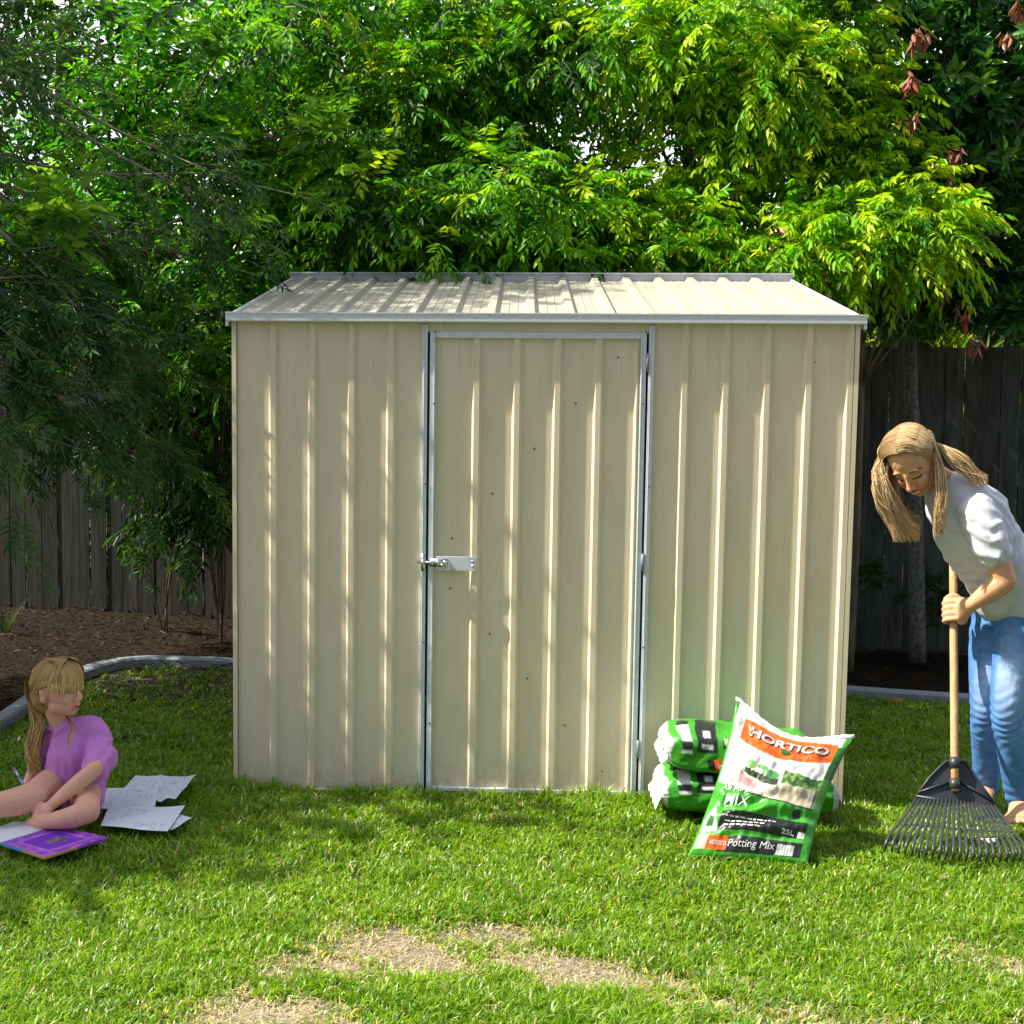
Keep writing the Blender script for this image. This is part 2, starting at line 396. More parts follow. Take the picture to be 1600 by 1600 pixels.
# ================================================================== shed
TA = 0.074; CA = math.cos(math.atan(TA)); SX0, SY0 = -1.018, 0.084
def LEAN(s): return .005+.016*s/2.24       # the frame is a little out of square
def W(s, o, z):
    """shed coordinates: s along the front, o outwards from the front, z up"""
    return np.array([SX0+s*CA-LEAN(s)*(1-z/1.69), SY0-s*TA*CA-o, z])
def WD(s, d, z):
    return np.array([SX0+s*CA+.008*d, SY0-s*TA*CA+d, z])
LEN = 2.240; ZT = 1.692; RD = 1.50
def steel_paint():
    m, n, l, b = mat('cream_painted_steel'); v = objvec(n, l, (1, 1, .35)); t = noise_node(n, l, 2.2, 3, v)
    t2 = noise_node(n, l, 260, 3, objvec(n, l)); t3 = noise_node(n, l, 14, 6, objvec(n, l, (1, 1, .25)), .7)
    c = ramp(n, l, t3.outputs['Fac'], [(.30, (.68, .595, .425)), (.62, (.75, .66, .475))])
    # splashed dirt along the foot of the sheets
    tc = n.new('ShaderNodeTexCoord'); sp = n.new('ShaderNodeSeparateXYZ'); l.new(tc.outputs['Object'], sp.inputs[0])
    t4 = noise_node(n, l, 38, 5, objvec(n, l), .75); ma = n.new('ShaderNodeMapRange'); ma.inputs['From Min'].default_value = .10; ma.inputs['From Max'].default_value = .0
    l.new(sp.outputs['Z'], ma.inputs['Value']); mu = n.new('ShaderNodeMath'); mu.operation = 'MULTIPLY'; l.new(ma.outputs[0], mu.inputs[0])
    rr = n.new('ShaderNodeMapRange'); rr.inputs['From Min'].default_value = .45; rr.inputs['From Max'].default_value = .7; l.new(t4.outputs['Fac'], rr.inputs['Value']); l.new(rr.outputs[0], mu.inputs[1])
    mx = n.new('ShaderNodeMix'); mx.data_type = 'RGBA'; l.new(mu.outputs[0], mx.inputs[0]); l.new(c, mx.inputs[6]); mx.inputs[7].default_value = (.50, .40, .26, 1); c = mx.outputs[2]
    l.new(c, b.inputs['Base Color']); b.inputs['Roughness'].default_value = .42
    r = n.new('ShaderNodeMapRange'); r.inputs['To Min'].default_value = .34; r.inputs['To Max'].default_value = .5
    l.new(t3.outputs['Fac'], r.inputs['Value']); l.new(r.outputs[0], b.inputs['Roughness'])
    add = n.new('ShaderNodeMath'); add.operation = 'MULTIPLY_ADD'; add.inputs[1].default_value = .012; l.new(t2.outputs['Fac'], add.inputs[0]); l.new(t.outputs['Fac'], add.inputs[2])
    bump(n, l, b, add.outputs[0], .35, .02); return m
M_STEEL = steel_paint()
def zinc(name, col, rough, metal):
    m, n, l, b = mat(name); t = n.new('ShaderNodeTexVoronoi'); t.inputs['Scale'].default_value = 90; l.new(objvec(n, l), t.inputs['Vector'])
    c = ramp(n, l, t.outputs['Color'], [(.1, tuple(x*.86 for x in col)), (.9, col)]); l.new(c, b.inputs['Base Color'])
    b.inputs['Roughness'].default_value = rough; b.inputs['Metallic'].default_value = metal; return m
M_ZINC = zinc('zinc_trim', (.68, .73, .78), .38, .0)
M_CHROME = simple('chrome', (.75, .77, .8), .16, 1, 40, .1, 0)
M_SCREW = simple('screw_steel', (.12, .12, .12), .4, .7, 40, .1, 0)
M_DARK = simple('dark_rubber', (.02, .02, .022), .7, 0, 40, .2, 0)
shed = empty('garden_shed', W(LEN/2, 0, -.03), 'cream corrugated steel garden shed with a silver framed door on the lawn', 'shed')

RH = .013
def ribs(s0, s1, first, pitch=.1437):
    """profile of a pan and rib sheet: list of (s, outward)"""
    pr = [(s0, 0.0)]; r = first
    while r < s1-.01:
        for ds, o in ((-.060, 0), (-.056, .0009), (-.052, .0009), (-.048, 0), (0, 0), (.008, RH), (.0265, RH), (.036, 0)):
            q = r+ds
            if s0+.002 < q < s1-.002: pr.append((q, o))
        r += pitch
    # clean joint at the end
    pr.append((s1, 0.0)); return pr
def sheet(name, prof, z0, z1, parent, mat_=M_STEEL, thick=.0012):
    V = []; k = len(prof)
    for s, o in prof: V += [W(s, o, z0), W(s, o, z1)]
    for s, o in prof: V += [W(s, o-thick, z0), W(s, o-thick, z1)]
    F = [(2*i, 2*i+2, 2*i+3, 2*i+1) for i in range(k-1)]+[(2*k+2*i, 2*k+2*i+1, 2*k+2*i+3, 2*k+2*i+2) for i in range(k-1)]
    F += [(2*i, 2*k+2*i, 2*k+2*i+2, 2*i+2) for i in range(k-1)]+[(2*i+1, 2*i+3, 2*k+2*i+3, 2*k+2*i+1) for i in range(k-1)]
    return mobj(name, V, F, mat_, parent, None, False)
def SU(u):
    k_ = (u-800)/FPX; X = k_*(5.5+TA*.117)/(1+TA*k_); return (X-SX0)/CA
DS0, DS1 = .716, 1.502          # door opening
# the front sheets stand just off the ground, like their bottom channel
sheet('front_panel', ribs(.016, DS0-.022, .132), -.03, ZT, shed)
sheet('front_panel', ribs(DS1+.022, LEN-.012, SU(1062)-.004, .1450), -.03, ZT, shed)
# corner folds
for s0, w_ in ((-.002, .016), (LEN-.013, .016)):
    mb = MB(); mb.box(W(s0, .0135, -.03), W(s0+w_, .0135, -.03)-W(s0, .0135, -.03), (0, .03, 0), W(s0, .0135, ZT-.002)-W(s0, .0135, -.03)); mb.obj('corner_fold', M_STEEL, shed)
def wallbox(name, s0, s1, o0, o1, z0, z1, mat_, parent, lab=None):
    mb = MB(); a = W(s0, o0, z0); mb.box(a, W(s1, o0, z0)-a, W(s0, o1, z0)-a, W(s0, o0, z1)-a)
    # winding: outwards is -Y so the box is left-handed; flip
    mb.f = [f[::-1] for f in mb.f]
    o = mb.obj(name, mat_, parent, False)
    bv_ = o.modifiers.new('b', 'BEVEL'); bv_.width = .0012; bv_.segments = 2
    if lab: o['label'] = lab
    return o
# header above the door, side walls, back wall
wallbox('header_panel', DS0-.02, DS1+.02, -.02, .004, 1.652, ZT, M_STEEL, shed)
def side(s, name):
    V = []; k = 0; prof = []; r = .02
    dd = [0.0]; oo = [0.0]
    while r < RD-.06:
        for q, o in ((0, 0), (.01, RH), (.032, RH), (.042, 0)): dd.append(r+q); oo.append(o)
        r += .1437
    dd.append(RD); oo.append(0)
    sg = -1 if s < 1 else 1
    for q, o in zip(dd, oo):
        zt = ZT+(q/RD)*.235; a = WD(s, q, 0); V += [a+np.array([sg*(o-.002)-LEAN(s), 0, -.03]), a+np.array([sg*(o-.002), 0, zt])]
    F = [(2*i, 2*i+2, 2*i+3, 2*i+1) for i in range(len(dd)-1)]
    mobj(name, V, F, M_STEEL, shed, None, False)
side(.004, 'side_panel'); side(LEN-.004, 'side_panel')
a = WD(0, RD, 0.012); bb = WD(LEN, RD, 0.012); mobj('back_panel', [a, bb, bb+[0, 0, 1.92], a+[0, 0, 1.92]], [(0, 1, 2, 3)], M_STEEL, shed, None, False)
# bottom channel
wallbox('bottom_channel', .0, DS0-.024, .014, .016, -.045, -.024, M_ZINC, shed); wallbox('bottom_channel', DS1+.024, LEN, .014, .016, -.045, -.024, M_ZINC, shed)
# interior dark liner so gaps read dark: the shed floor
# fixed jambs
def jamb(s, w_, nm='door_jamb'):
    wallbox(nm, s, s+w_, -.02, .017, -.04, 1.678, M_ZINC, shed)
    wallbox('jamb_lip', s+w_*.30, s+w_*.44, .017, .0195, -.04, 1.674, M_ZINC, shed)
jamb(DS0-.022, .0195); jamb(DS1+.0025, .0195)
# door
door = empty('door', W(DS0, 0, 0), None, None); door.parent = shed; door.location = tuple(W(DS0, 0, 0)-root_loc(shed)); door['label'] = 'ribbed cream door in a silver frame with a slide bolt'
dz1 = 1.652
g0, g1 = DS0+.006, DS1-.006
sheet('door_panel', ribs(g0+.018, g1-.018, SU(738)-.003, .1455), -.008, dz1-.019, door)
def fr(s0, s1, z0, z1): wallbox('door_frame', s0, s1, -.012, .0165, z0, z1, M_ZINC, door)
fr(g0, g0+.020, -.022, dz1); fr(g1-.020, g1, -.022, dz1); fr(g0+.0205, g1-.0205, dz1-.021, dz1); fr(g0+.0205, g1-.0205, -.022, -.008)
# raised inner lips of the frame
wallbox('frame_lip', g0+.014, g0+.018, .0165, .0188, -.02, dz1-.004, M_ZINC, door); wallbox('frame_lip', g1-.018, g1-.014, .0165, .0188, -.02, dz1-.004, M_ZINC, door)
# dark backing inside the reveals is the shed's own interior; hinges
for z in (1.50, 1.53): pass
M_HINGE = simple('hinge_steel', (.22, .25, .28), .5, 0)
def hinge(z):
    mb = MB(); mb.tube([W(DS1-.002, .018, z), W(DS1-.002, .018, z+.065)], .006, 10); mb.obj('hinge', M_HINGE, shed, True)
hinge(1.515); hinge(.12); hinge(.80)
# latch
Zl = P(710, 881, -0.0)[2]
lp = wallbox('latch_plate', .006+SU(681), .006+SU(745.5), .0172, .0195, Zl-.026, Zl+.026, M_ZINC, door)
mb = MB()
y0 = Zl+.004
mb.tube([W(.006+SU(652), .028, y0), W(.006+SU(700), .028, y0)], .0055, 10); mb.obj('slide_bolt', M_CHROME, door, True)
mb = MB()
for sa, sb in ((672, 676.5), (682, 687), (693, 698)):
    mb.tube([W(.006+SU(sa), .028, y0), W(.006+SU(sb), .028, y0)], .0105, 12)
mb.box(W(.006+SU(671), .0197, y0+.013), W(.006+SU(699), .0197, y0+.013)-W(.006+SU(671), .0197, y0+.013), (0, -.004, 0), (0, 0, -.028)); mb.obj('bolt_housing', M_CHROME, door, True)
mb = MB(); mb.tube(smooth_path([W(.006+SU(690), .034, y0-.004), W(.006+SU(696), .036, y0-.022), W(.006+SU(699), .036, y0-.028), W(.006+SU(701), .036, y0-.02), W(.006+SU(701), .034, y0-.002), W(.006+SU(697), .034, y0+.004)], 14), .0035, 8); mb.obj('bolt_handle', M_CHROME, door, True)
mb = MB(); a = W(.006+SU(658), .0195, y0-.032); mb.box(a, W(.006+SU(663.5), .0195, y0-.032)-a, (0, -.006, 0), (0, 0, .062)); mb.tube([W(.006+SU(658), .029, y0), W(.006+SU(663.5), .029, y0)], .011, 12); mb.obj('bolt_keeper', M_CHROME, shed, True)
for u, v in ((739, 877), (739, 884)):
    p = W(.006+SU(u), .0197, P(u, v, 0)[2]); mb = MB(); mb.tube([p, p+[0, -.003, 0]], .0042, 8); mb.obj('screw', M_CHROME, door, True)
def screw(u, v, parent, o=.0, r=.0035):
    z = P(u, v, SY0-SU(u)*TA)[2]; p = W(SU(u)+LEAN(SU(u))*(1-z/1.69), o, z); mb = MB(); mb.tube([p, p+[0, -.0035, 0]], r, 8); mb.obj('screw', M_SCREW, parent, True)
for u, v in ((963, 558), (898, 630), (834, 701), (769, 771), (706, 841), (704, 919), (766, 990), (826, 1060), (886, 1133), (947, 1205)): screw(u, v, door)
for u, v in ((677.5, 630), (1001.5, 630), (679, 518), (1005, 518), (672, 1128)): screw(u, v, door, .0167)
for u, v in ((664, 755), (662.5, 1002), (1013.5, 760), (1008, 1010), (666.5, 503), (1012, 503)): screw(u, v, shed, .0172)
for u, v in ((372, 700), (1268, 566)): screw(u, v, shed, .0136 if u < 400 else RH, .0025)
# roof: ribbed sheet rising to the back, the wall paint darkened and greyed so full sun does not clip
M_ROOF, n, l, b = mat('toned_down_roof_paint'); t = noise_node(n, l, 9, 7, objvec(n, l, (1, .35, 1)), .7)
l.new(ramp(n, l, t.outputs['Fac'], [(.3, (.33, .315, .265)), (.7, (.45, .415, .335))]), b.inputs['Base Color']); b.inputs['Roughness'].default_value = .5; bump(n, l, b, t.outputs['Fac'], .1, .005)
RZ0, RZ1 = ZT+.005, ZT+.243
prof = []; r = .055
prof.append((-.012, 0))
while r < LEN-.03:
    for q, o in ((0, 0), (.012, .019), (.036, .019), (.048, 0), (.078, 0), (.082, .003), (.086, 0), (.112, 0), (.116, .003), (.120, 0)):
        if r+q < LEN: prof.append((r+q, o))
    r += .1437
prof.append((LEN+.012, 0))
V = []; k = len(prof)
for s, o in prof:
    for d_ in np.linspace(-.03, RD+.005, 9):
        f = (d_+.03)/(RD+.035); V.append(WD(s, d_, RZ0+(RZ1-RZ0)*f+o))
F = [(i*9+j, (i+1)*9+j, (i+1)*9+j+1, i*9+j+1) for i in range(k-1) for j in range(8)]
roof = mobj('roof', V, F, M_ROOF, shed, None, False)
sd = roof.modifiers.new('t', 'SOLIDIFY'); sd.thickness = .001; sd.offset = -1
# front gutter: channel with a rolled top edge
def rail(name, A, B, prof, mat_):
    """extrude a closed (outward y, z) profile from A to B"""
    V = []
    for p in (A, B):
        for a_, b_ in prof: V.append(np.array(p)+[0, -a_, b_])
    k = len(prof); F = [(i, (i+1) % k, k+(i+1) % k, k+i) for i in range(k)]+[tuple(range(k))[::-1], tuple(range(k, 2*k))]
    o = mobj(name, V, F, mat_, shed, None, False); bm = bmesh.new(); bm.from_mesh(o.data); bmesh.ops.recalc_face_normals(bm, faces=bm.faces); bm.to_mesh(o.data); bm.free()
    return o
A = W(-.020, .0, ZT-.006); B = W(LEN+.020, .0, ZT-.006)
rail('front_fascia', A, B, [(.0, 0), (.036, 0), (.0385, .003), (.0385, .027), (.0405, .029), (.0405, .034), (.028, .034), (.028, .028), (.026, .004), (.0, .004)], M_ZINC)
# sides
def sidetrim(s0, s1):
    V = []
    for d_ in (-.036, RD+.02):
        f = (d_+.03)/(RD+.035); z = RZ0+(RZ1-RZ0)*f
        for s, zz in ((s0, z-.028), (s1, z-.028), (s1, z+.010), (s0, z+.010)): V.append(WD(s, d_, zz))
    mobj('roof_side_trim', V, [(0, 1, 2, 3), (4, 7, 6, 5), (0, 4, 5, 1), (1, 5, 6, 2), (2, 6, 7, 3), (3, 7, 4, 0)], M_ZINC, shed, None, False)
sidetrim(-.020, -.011); sidetrim(LEN+.011, LEN+.020)
A = WD(-.022, RD+.022, RZ1-.02); B = WD(LEN+.022, RD+.022, RZ1-.02)
rail('back_trim', A, B, [(.0, 0), (.012, 0), (.012, .050), (.026, .052), (.026, .057), (.0, .057)], M_ZINC)

# ================================================================== fence
m, n, l, b = mat('weathered_paling'); v = objvec(n, l, (28, 28, 1.6)); t = noise_node(n, l, 1.0, 7, v, .65); t2 = noise_node(n, l, 5, 3, objvec(n, l, (4, 4, 1)))
c = ramp(n, l, t.outputs['Fac'], [(.3, (.45, .43, .40)), (.65, (1, 1, 1))]); c = mulc(n, l, attr(n), c); c = mulc(n, l, c, ramp(n, l, t2.outputs['Fac'], [(.35, (.6, .6, .58)), (.6, (1, 1, 1))]))
l.new(c, b.inputs['Base Color']); b.inputs['Roughness'].default_value = .92; bump(n, l, b, t.outputs['Fac'], .7, .006)
M_PAL = m
fence = empty('paling_fence', (0, float(fence_y(0)), 0), 'weathered grey timber paling fence running behind the shed', 'fence')
mb = MB(); T_ = nrm([1, -.139, 0]); Nn = np.array([T_[1], -T_[0], 0]); x = -3.9; i = 0
while x < 4.3:
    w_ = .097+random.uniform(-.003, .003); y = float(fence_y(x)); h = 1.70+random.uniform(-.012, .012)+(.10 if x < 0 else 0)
    g = random.uniform(.7, 1.15)*(.62 if x < 0 else 1.55); col = (.082*g, .090*g, .082*g) if random.random() < .75 else (.10*g, .095*g, .075*g)  # left palings darkened, right ones lightened: their unequal shade put into the colour
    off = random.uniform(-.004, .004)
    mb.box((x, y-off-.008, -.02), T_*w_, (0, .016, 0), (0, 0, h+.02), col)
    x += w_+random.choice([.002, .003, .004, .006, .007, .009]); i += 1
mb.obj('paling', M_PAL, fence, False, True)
for z in (.25, .85, 1.45):
    mb = MB(); mb.box((-3.9, float(fence_y(-3.9))+.012, z), T_*8.3, (0, .045, 0), (0, 0, .07), (.11, .10, .085)); mb.obj('fence_rail', M_PAL, fence, False, True)
for x in (-3.6, -1.2, 1.2, 3.6):
    mb = MB(); mb.box((x, float(fence_y(x))+.058, -.02), (.09, 0, 0), (0, .09, 0), (0, 0, 1.74), (.11, .10, .085)); mb.obj('fence_post', M_PAL, fence, False, True)
# ================================================================== foliage
def leaves_arrays(c, d, nrm_, L, Wd, col, bend=.12):
    """6-vertex folded leaves. c base points, d directions, nrm_ up normals"""
    d = d/np.linalg.norm(d, axis=1, keepdims=True)
    s = np.cross(d, nrm_); s /= np.maximum(1e-6, np.linalg.norm(s, axis=1, keepdims=True)); u = np.cross(s, d)
    L = L[:, None]; Wd = Wd[:, None]
    p0 = c; tip = c+d*L-u*L*bend
    l1 = c+d*L*.32+s*Wd*.5+u*Wd*.16; r1 = c+d*L*.32-s*Wd*.5+u*Wd*.16
    l2 = c+d*L*.68+s*Wd*.36+u*(Wd*.12-L*bend*.4); r2 = c+d*L*.68-s*Wd*.36+u*(Wd*.12-L*bend*.4)
    return np.stack([p0, r1, r2, tip, l2, l1], 1).reshape(-1, 3), np.repeat(col, 6, 0)
def leaf_obj(name, parts, mat_, parent):
    V = np.concatenate([p[0] for p in parts]); K = np.concatenate([p[1] for p in parts]); n_ = len(V)//6
    i0 = np.arange(n_)*6
    f = np.stack([i0, i0+1, i0+2, i0+3, i0, i0+3, i0+4, i0+5], 1).reshape(-1)
    o = mobj(name, V, (f, np.full(n_*2, 4)), mat_, parent, K, True); return o
def rand_dirs(n):
    v = rng.normal(0, 1, (n, 3)); return v/np.linalg.norm(v, axis=1, keepdims=True)
def pinnate(O, A, n, Ls, lf, wf, cols, droop=.5, pairs=True, hang=.35, splay=1.0, lvar=.2):
    """compound sprigs: O origins, A axis directions; n leaflets on each; lf leaflet length"""
    m_ = len(O); A = A/np.linalg.norm(A, axis=1, keepdims=True)
    t = np.tile(np.linspace(.12, 1.0, n), (m_, 1)); sg = np.tile(np.where(np.arange(n) % 2, 1., -1.), (m_, 1))
    up = np.array([0, 0, 1.0])[None]+rng.normal(0, .35, (m_, 3)); S = np.cross(A, up); S /= np.linalg.norm(S, axis=1, keepdims=True)
    O3 = O[:, None, :]; A3 = A[:, None, :]; S3 = S[:, None, :]; Ls = np.broadcast_to(Ls, (m_,))[:, None, None]
    pos = O3+A3*t[..., None]*Ls; pos[..., 2] -= (droop*t**2*Ls[..., 0])
    ax = A3-np.array([0, 0, 1.])*(2*droop*t[..., None])
    d = ax*(.55+.5*t[..., None]**3)+S3*sg[..., None]*splay*(1-.6*t[..., None]**4)+rng.normal(0, .16, pos.shape); d[..., 2] -= hang
    nn = np.cross(S3, A3)+rng.normal(0, .3, pos.shape); nn *= np.sign(nn[..., 2:3]+1e-6)
    L = lf*(1-.25*np.abs(t-.55))*rng.uniform(1-lvar, 1+lvar, t.shape)
    K = np.repeat(cols[:, None, :], n, 1)*rng.uniform(.82, 1.18, (m_, n, 1))
    return leaves_arrays(pos.reshape(-1, 3), d.reshape(-1, 3), nn.reshape(-1, 3), L.ravel(), L.ravel()*wf, K.reshape(-1, 3))
def twigs(mb, O, A, Ls, droop, r=.0016, col=None):
    for o, a, l_ in zip(O, A, np.broadcast_to(Ls, (len(O),))):
        a = nrm(a); pts = [o+a*l_*t-np.array([0, 0, droop*t*t*l_]) for t in (0, .5, 1)]; mb.tube(pts, [r, r*.8, r*.4], 3)
def mixcol(n, pal, p=None):
    pal = np.array(pal, float); return pal[rng.choice(len(pal), n, p=p)]*rng.uniform(.8, 1.2, (n, 1))
def cluster_pts(cl, per):
    """sprig origins and outward axes around cluster centres (x, y, z, r)"""
    O = []; A = []
    for (x, y, z, r), k in zip(cl, per):
        d = rand_dirs(k); d[:, 2] = d[:, 2]*.8+.1; rr = r*rng.uniform(.25, 1, k)**.7
        O.append(np.array([x, y, z])+d*rr[:, None]); A.append(d+rng.normal(0, .3, (k, 3)))
    return np.concatenate(O), np.concatenate(A)
def limbs(mb, base, cl, r0, top, n=8, spread=.5):
    """trunk and a limb to every cluster"""
    base = np.array(base, float); top = np.array(top, float)
    tp = smooth_path([base, base*.55+top*.45+[random.uniform(-.05, .05), random.uniform(-.05, .05), 0], top], 10)
    mb.tube(tp, list(np.linspace(r0, r0*.45, 10)), 12)
    for c in cl:
        c = np.array(c[:3]); k = int(np.clip((c[2]-base[2])/(top[2]-base[2])*9*.75, 2, 9)); a = tp[k]
        mid = (a+c)/2+np.array([random.uniform(-.1, .1), random.uniform(-.1, .1), random.uniform(-.05, .15)])
        mb.tube(smooth_path([a, mid, c], 7), list(np.linspace(r0*.28, .004, 7)), 6)
def box_clusters(n, lo, hi, r):
    lo = np.array(lo); hi = np.array(hi); return [(*(lo+(hi-lo)*rng.random(3)), r*rng.uniform(.7, 1.3)) for _ in range(n)]
def px_cl(lst, yj=.25):
    """clusters surveyed from the photograph: (u, v, depth Y, radius)"""
    return [(*P(u, v, Y+random.uniform(-yj, yj)), r) for u, v, Y, r in lst]

GP = [(.08, .28, .006), (.13, .40, .008), (.04, .16, .006), (.22, .48, .01), (.38, .56, .014)]      # lush
DP = [(.012, .07, .005), (.02, .10, .006), (.04, .15, .006), (.008, .04, .003)]                         # deep
YP = [(.26, .52, .008), (.40, .60, .01), (.16, .42, .008), (.50, .62, .02)]                            # fresh

def lush_tree(name, label, base, top, cl, per, pal, p=None, r0=.06, group=None, leafL=.066, n=13, droop=.42, extra=None, matl=None):
    t = empty(name, base, label, 'tree', group)
    mb = MB(); limbs(mb, base, cl, r0, top); O, A = cluster_pts(cl, per); A[:, 1] -= .25
    L = rng.uniform(.18, .29, len(O)); A = A/np.linalg.norm(A, axis=1, keepdims=True)
    cols = mixcol(len(O), pal, p)
    vis = rng.random(len(O)) < .35; twigs(mb, O[vis], A[vis], L[vis], droop)
    mb.obj('trunk', M_BARK, t, True)
    parts = [pinnate(O, A, n, L, leafL, .33, cols, droop)]
    if extra: parts += extra
    leaf_obj('crown', parts, matl or M_LEAF, t); return t

# --- two lush trees with hanging feathered leaves behind the shed roof
def scatter(u0, u1, v0, v1, y0, y1, n, r, hole=None):
    out = []
    while len(out) < n:
        u, v, Y = random.uniform(u0, u1), random.uniform(v0, v1), random.uniform(y0, y1)
        if hole and any(((u-a)/c)**2+((v-b_)/d_)**2 < 1 for a, b_, c, d_ in hole): continue
        out.append((*P(u, v, Y), r*random.uniform(.7, 1.25)))
    return out
HOLES = [(978, 0, 52, 60), (950, 215, 75, 65), (1050, 180, 45, 50), (730, 80, 22, 22), (820, 120, 28, 22), (545, 95, 26, 20), (1060, 330, 40, 30), (470, 40, 22, 30)]
clA = scatter(440, 930, -30, 420, 2.25, 3.1, 70, .23, HOLES)+scatter(430, 960, 330, 425, 1.75, 2.4, 20, .17, HOLES)
clA += [(random.uniform(-.9, .35), random.uniform(1.68, 2.15), random.uniform(2.05, 2.6), .17) for _ in range(14)]
lush_tree('feathery_tree', 'lush green tree with hanging feathered leaves directly behind the left half of the shed roof', (-.55, 2.75, 0), (-.45, 2.75, 3.3), clA, [42]*len(clA), GP+DP, [.22, .22, .14, .16, .07, .06, .06, .05, .02])
clB = scatter(985, 1330, -40, 250, 2.3, 3.1, 26, .2, HOLES)+px_cl([(1040, 60, 2.3, .2), (1120, 30, 2.2, .22), (1180, 120, 2.2, .22), (1250, 110, 2.15, .2), (1080, 120, 2.3, .2), (1290, 60, 2.3, .18), (1140, 200, 2.3, .2), (1070, 260, 2.4, .16), (1190, 250, 2.3, .15)], .1)
clB += px_cl([(1010, 330, 2.2, .17), (1060, 360, 2.1, .18), (1110, 330, 2.2, .17), (1160, 390, 2.0, .15), (1000, 400, 2.0, .15), (1090, 405, 1.95, .13), (940, 320, 2.1, .15), (1130, 290, 2.3, .15)], .1)
lush_tree('yellow_green_tree', 'sunlit yellow green tree with arching feathered branches behind the right half of the roof', (.95, 2.75, 0), (1.0, 2.7, 3.2), clB, [50]*len(clB), YP+GP, [.24, .2, .16, .08, .1, .1, .06, .04, .02])
clC = px_cl([(1240, 390, 1.9, .13), (1290, 370, 1.9, .15), (1340, 350, 1.9, .16), (1390, 330, 1.95, .16), (1430, 360, 1.9, .15), (1455, 370, 1.9, .11), (1300, 400, 1.85, .11), (1380, 385, 1.9, .11), (1420, 300, 2.0, .12), (1230, 440, 1.95, .1), (1340, 300, 2.1, .14), (1300, 250, 2.2, .16), (1370, 240, 2.25, .15), (1410, 270, 2.2, .13), (1330, 190, 2.3, .15), (1380, 150, 2.35, .13), (1470, 350, 1.95, .1), (1260, 330, 2.2, .12)], .08)
lush_tree('arching_shrub', 'bright lime green arching spray of foliage over the right end of the roof', (1.75, 2.35, 0), (1.75, 2.2, 1.7), clC, [44]*len(clC), YP+GP, [.28, .22, .16, .12, .08, .06, .04, .03, .01], r0=.03, leafL=.062)

# --- dark glossy tree at the right with whorls of broad leaves and pink new growth
mt = empty('glossy_leaved_tree', (2.28, 2.62, 0), 'dark glossy broad leaved tree with pink shoots and mottled grey trunk', 'tree')
clM = scatter(1330, 1680, -40, 480, 2.3, 3.0, 74, .25, [(1240, 300, 60, 60), (1545, 60, 25, 22), (1590, 100, 25, 25)])+scatter(1350, 1640, 400, 490, 2.2, 2.6, 14, .13)
mb = MB(); b0 = P(1434, 1040, 2.62); b0[2] = 0
tpM = smooth_path([b0, P(1432, 900, 2.62), P(1428, 700, 2.62), P(1422, 560, 2.62), P(1430, 300, 2.65), P(1440, 60, 2.7)], 16)
mb.tube(tpM, list(np.linspace(.046, .028, 16)), 16)
for c in clM:
    c = np.array(c[:3]); a = tpM[int(np.clip((c[2]-.2)/3.6*16*.8, 11, 15))]; mb.tube(smooth_path([a, (a+c)/2+[0, 0, random.uniform(-.1, .1)], c], 6), list(np.linspace(.014, .004, 6)), 6)
mb.obj('trunk', M_BARKG, mt, True)
def whorls(O, A, k, L, wf, cols, flop=.35):
    m_ = len(O); A = A/np.linalg.norm(A, axis=1, keepdims=True)
    th = np.tile(np.arange(k)*2.4, (m_, 1))+rng.uniform(0, 6, (m_, 1)); u = np.cross(A, rand_dirs(m_)); u /= np.linalg.norm(u, axis=1, keepdims=True); w_ = np.cross(A, u)
    q = np.linspace(.25, 1.2, k)[None, :, None]
    rad = u[:, None]*np.cos(th)[..., None]+w_[:, None]*np.sin(th)[..., None]
    d = A[:, None]*(1.15-q*.75)+rad*q; d[..., 2] -= flop
    pos = O[:, None]-A[:, None]*(q*.05)
    K = np.repeat(cols[:, None], k, 1)*rng.uniform(.85, 1.15, (m_, k, 1)); LL = L*rng.uniform(.75, 1.2, (m_, k))
    nn = A[:, None]+rng.normal(0, .2, pos.shape)
    return leaves_arrays(pos.reshape(-1, 3), d.reshape(-1, 3), nn.reshape(-1, 3), LL.ravel(), LL.ravel()*wf, K.reshape(-1, 3), .15)
O, A = cluster_pts(clM, [26]*len(clM)); A[:, 2] += .2
MPAL = [(.015, .09, .016), (.025, .13, .020), (.05, .18, .024), (.09, .24, .02)]
parts = [whorls(O, A, 9, .095, .36, mixcol(len(O), MPAL), .3)]
# pink new growth at surveyed spots
PK = [(1425, 70, 2.1), (1450, 60, 2.1), (1425, 130, 2.1), (1430, 195, 2.05), (1465, 270, 2.05), (1490, 250, 2.1), (1480, 300, 2.05), (1525, 350, 2.1), (1520, 425, 2.05), (1500, 500, 2.05), (1520, 540, 2.05), (1590, 20, 2.1), (1475, 460, 2.1), (1420, 140, 2.1), (1575, 60, 2.3)]
pO = np.array([P(u+random.uniform(-9, 9), v+random.uniform(-8, 8), Y-.12) for u, v, Y in PK for _ in range(3)]); pA = np.tile([0, -.2, -1.], (len(pO), 1))+rng.normal(0, .25, (len(pO), 3))
parts.append(whorls(pO, pA, 5, .068, .30, mixcol(len(pO), [(.30, .12, .09), (.24, .09, .08), (.36, .18, .10), (.34, .08, .04)]), 1.1))
leaf_obj('crown', parts, M_LEAFD, mt)

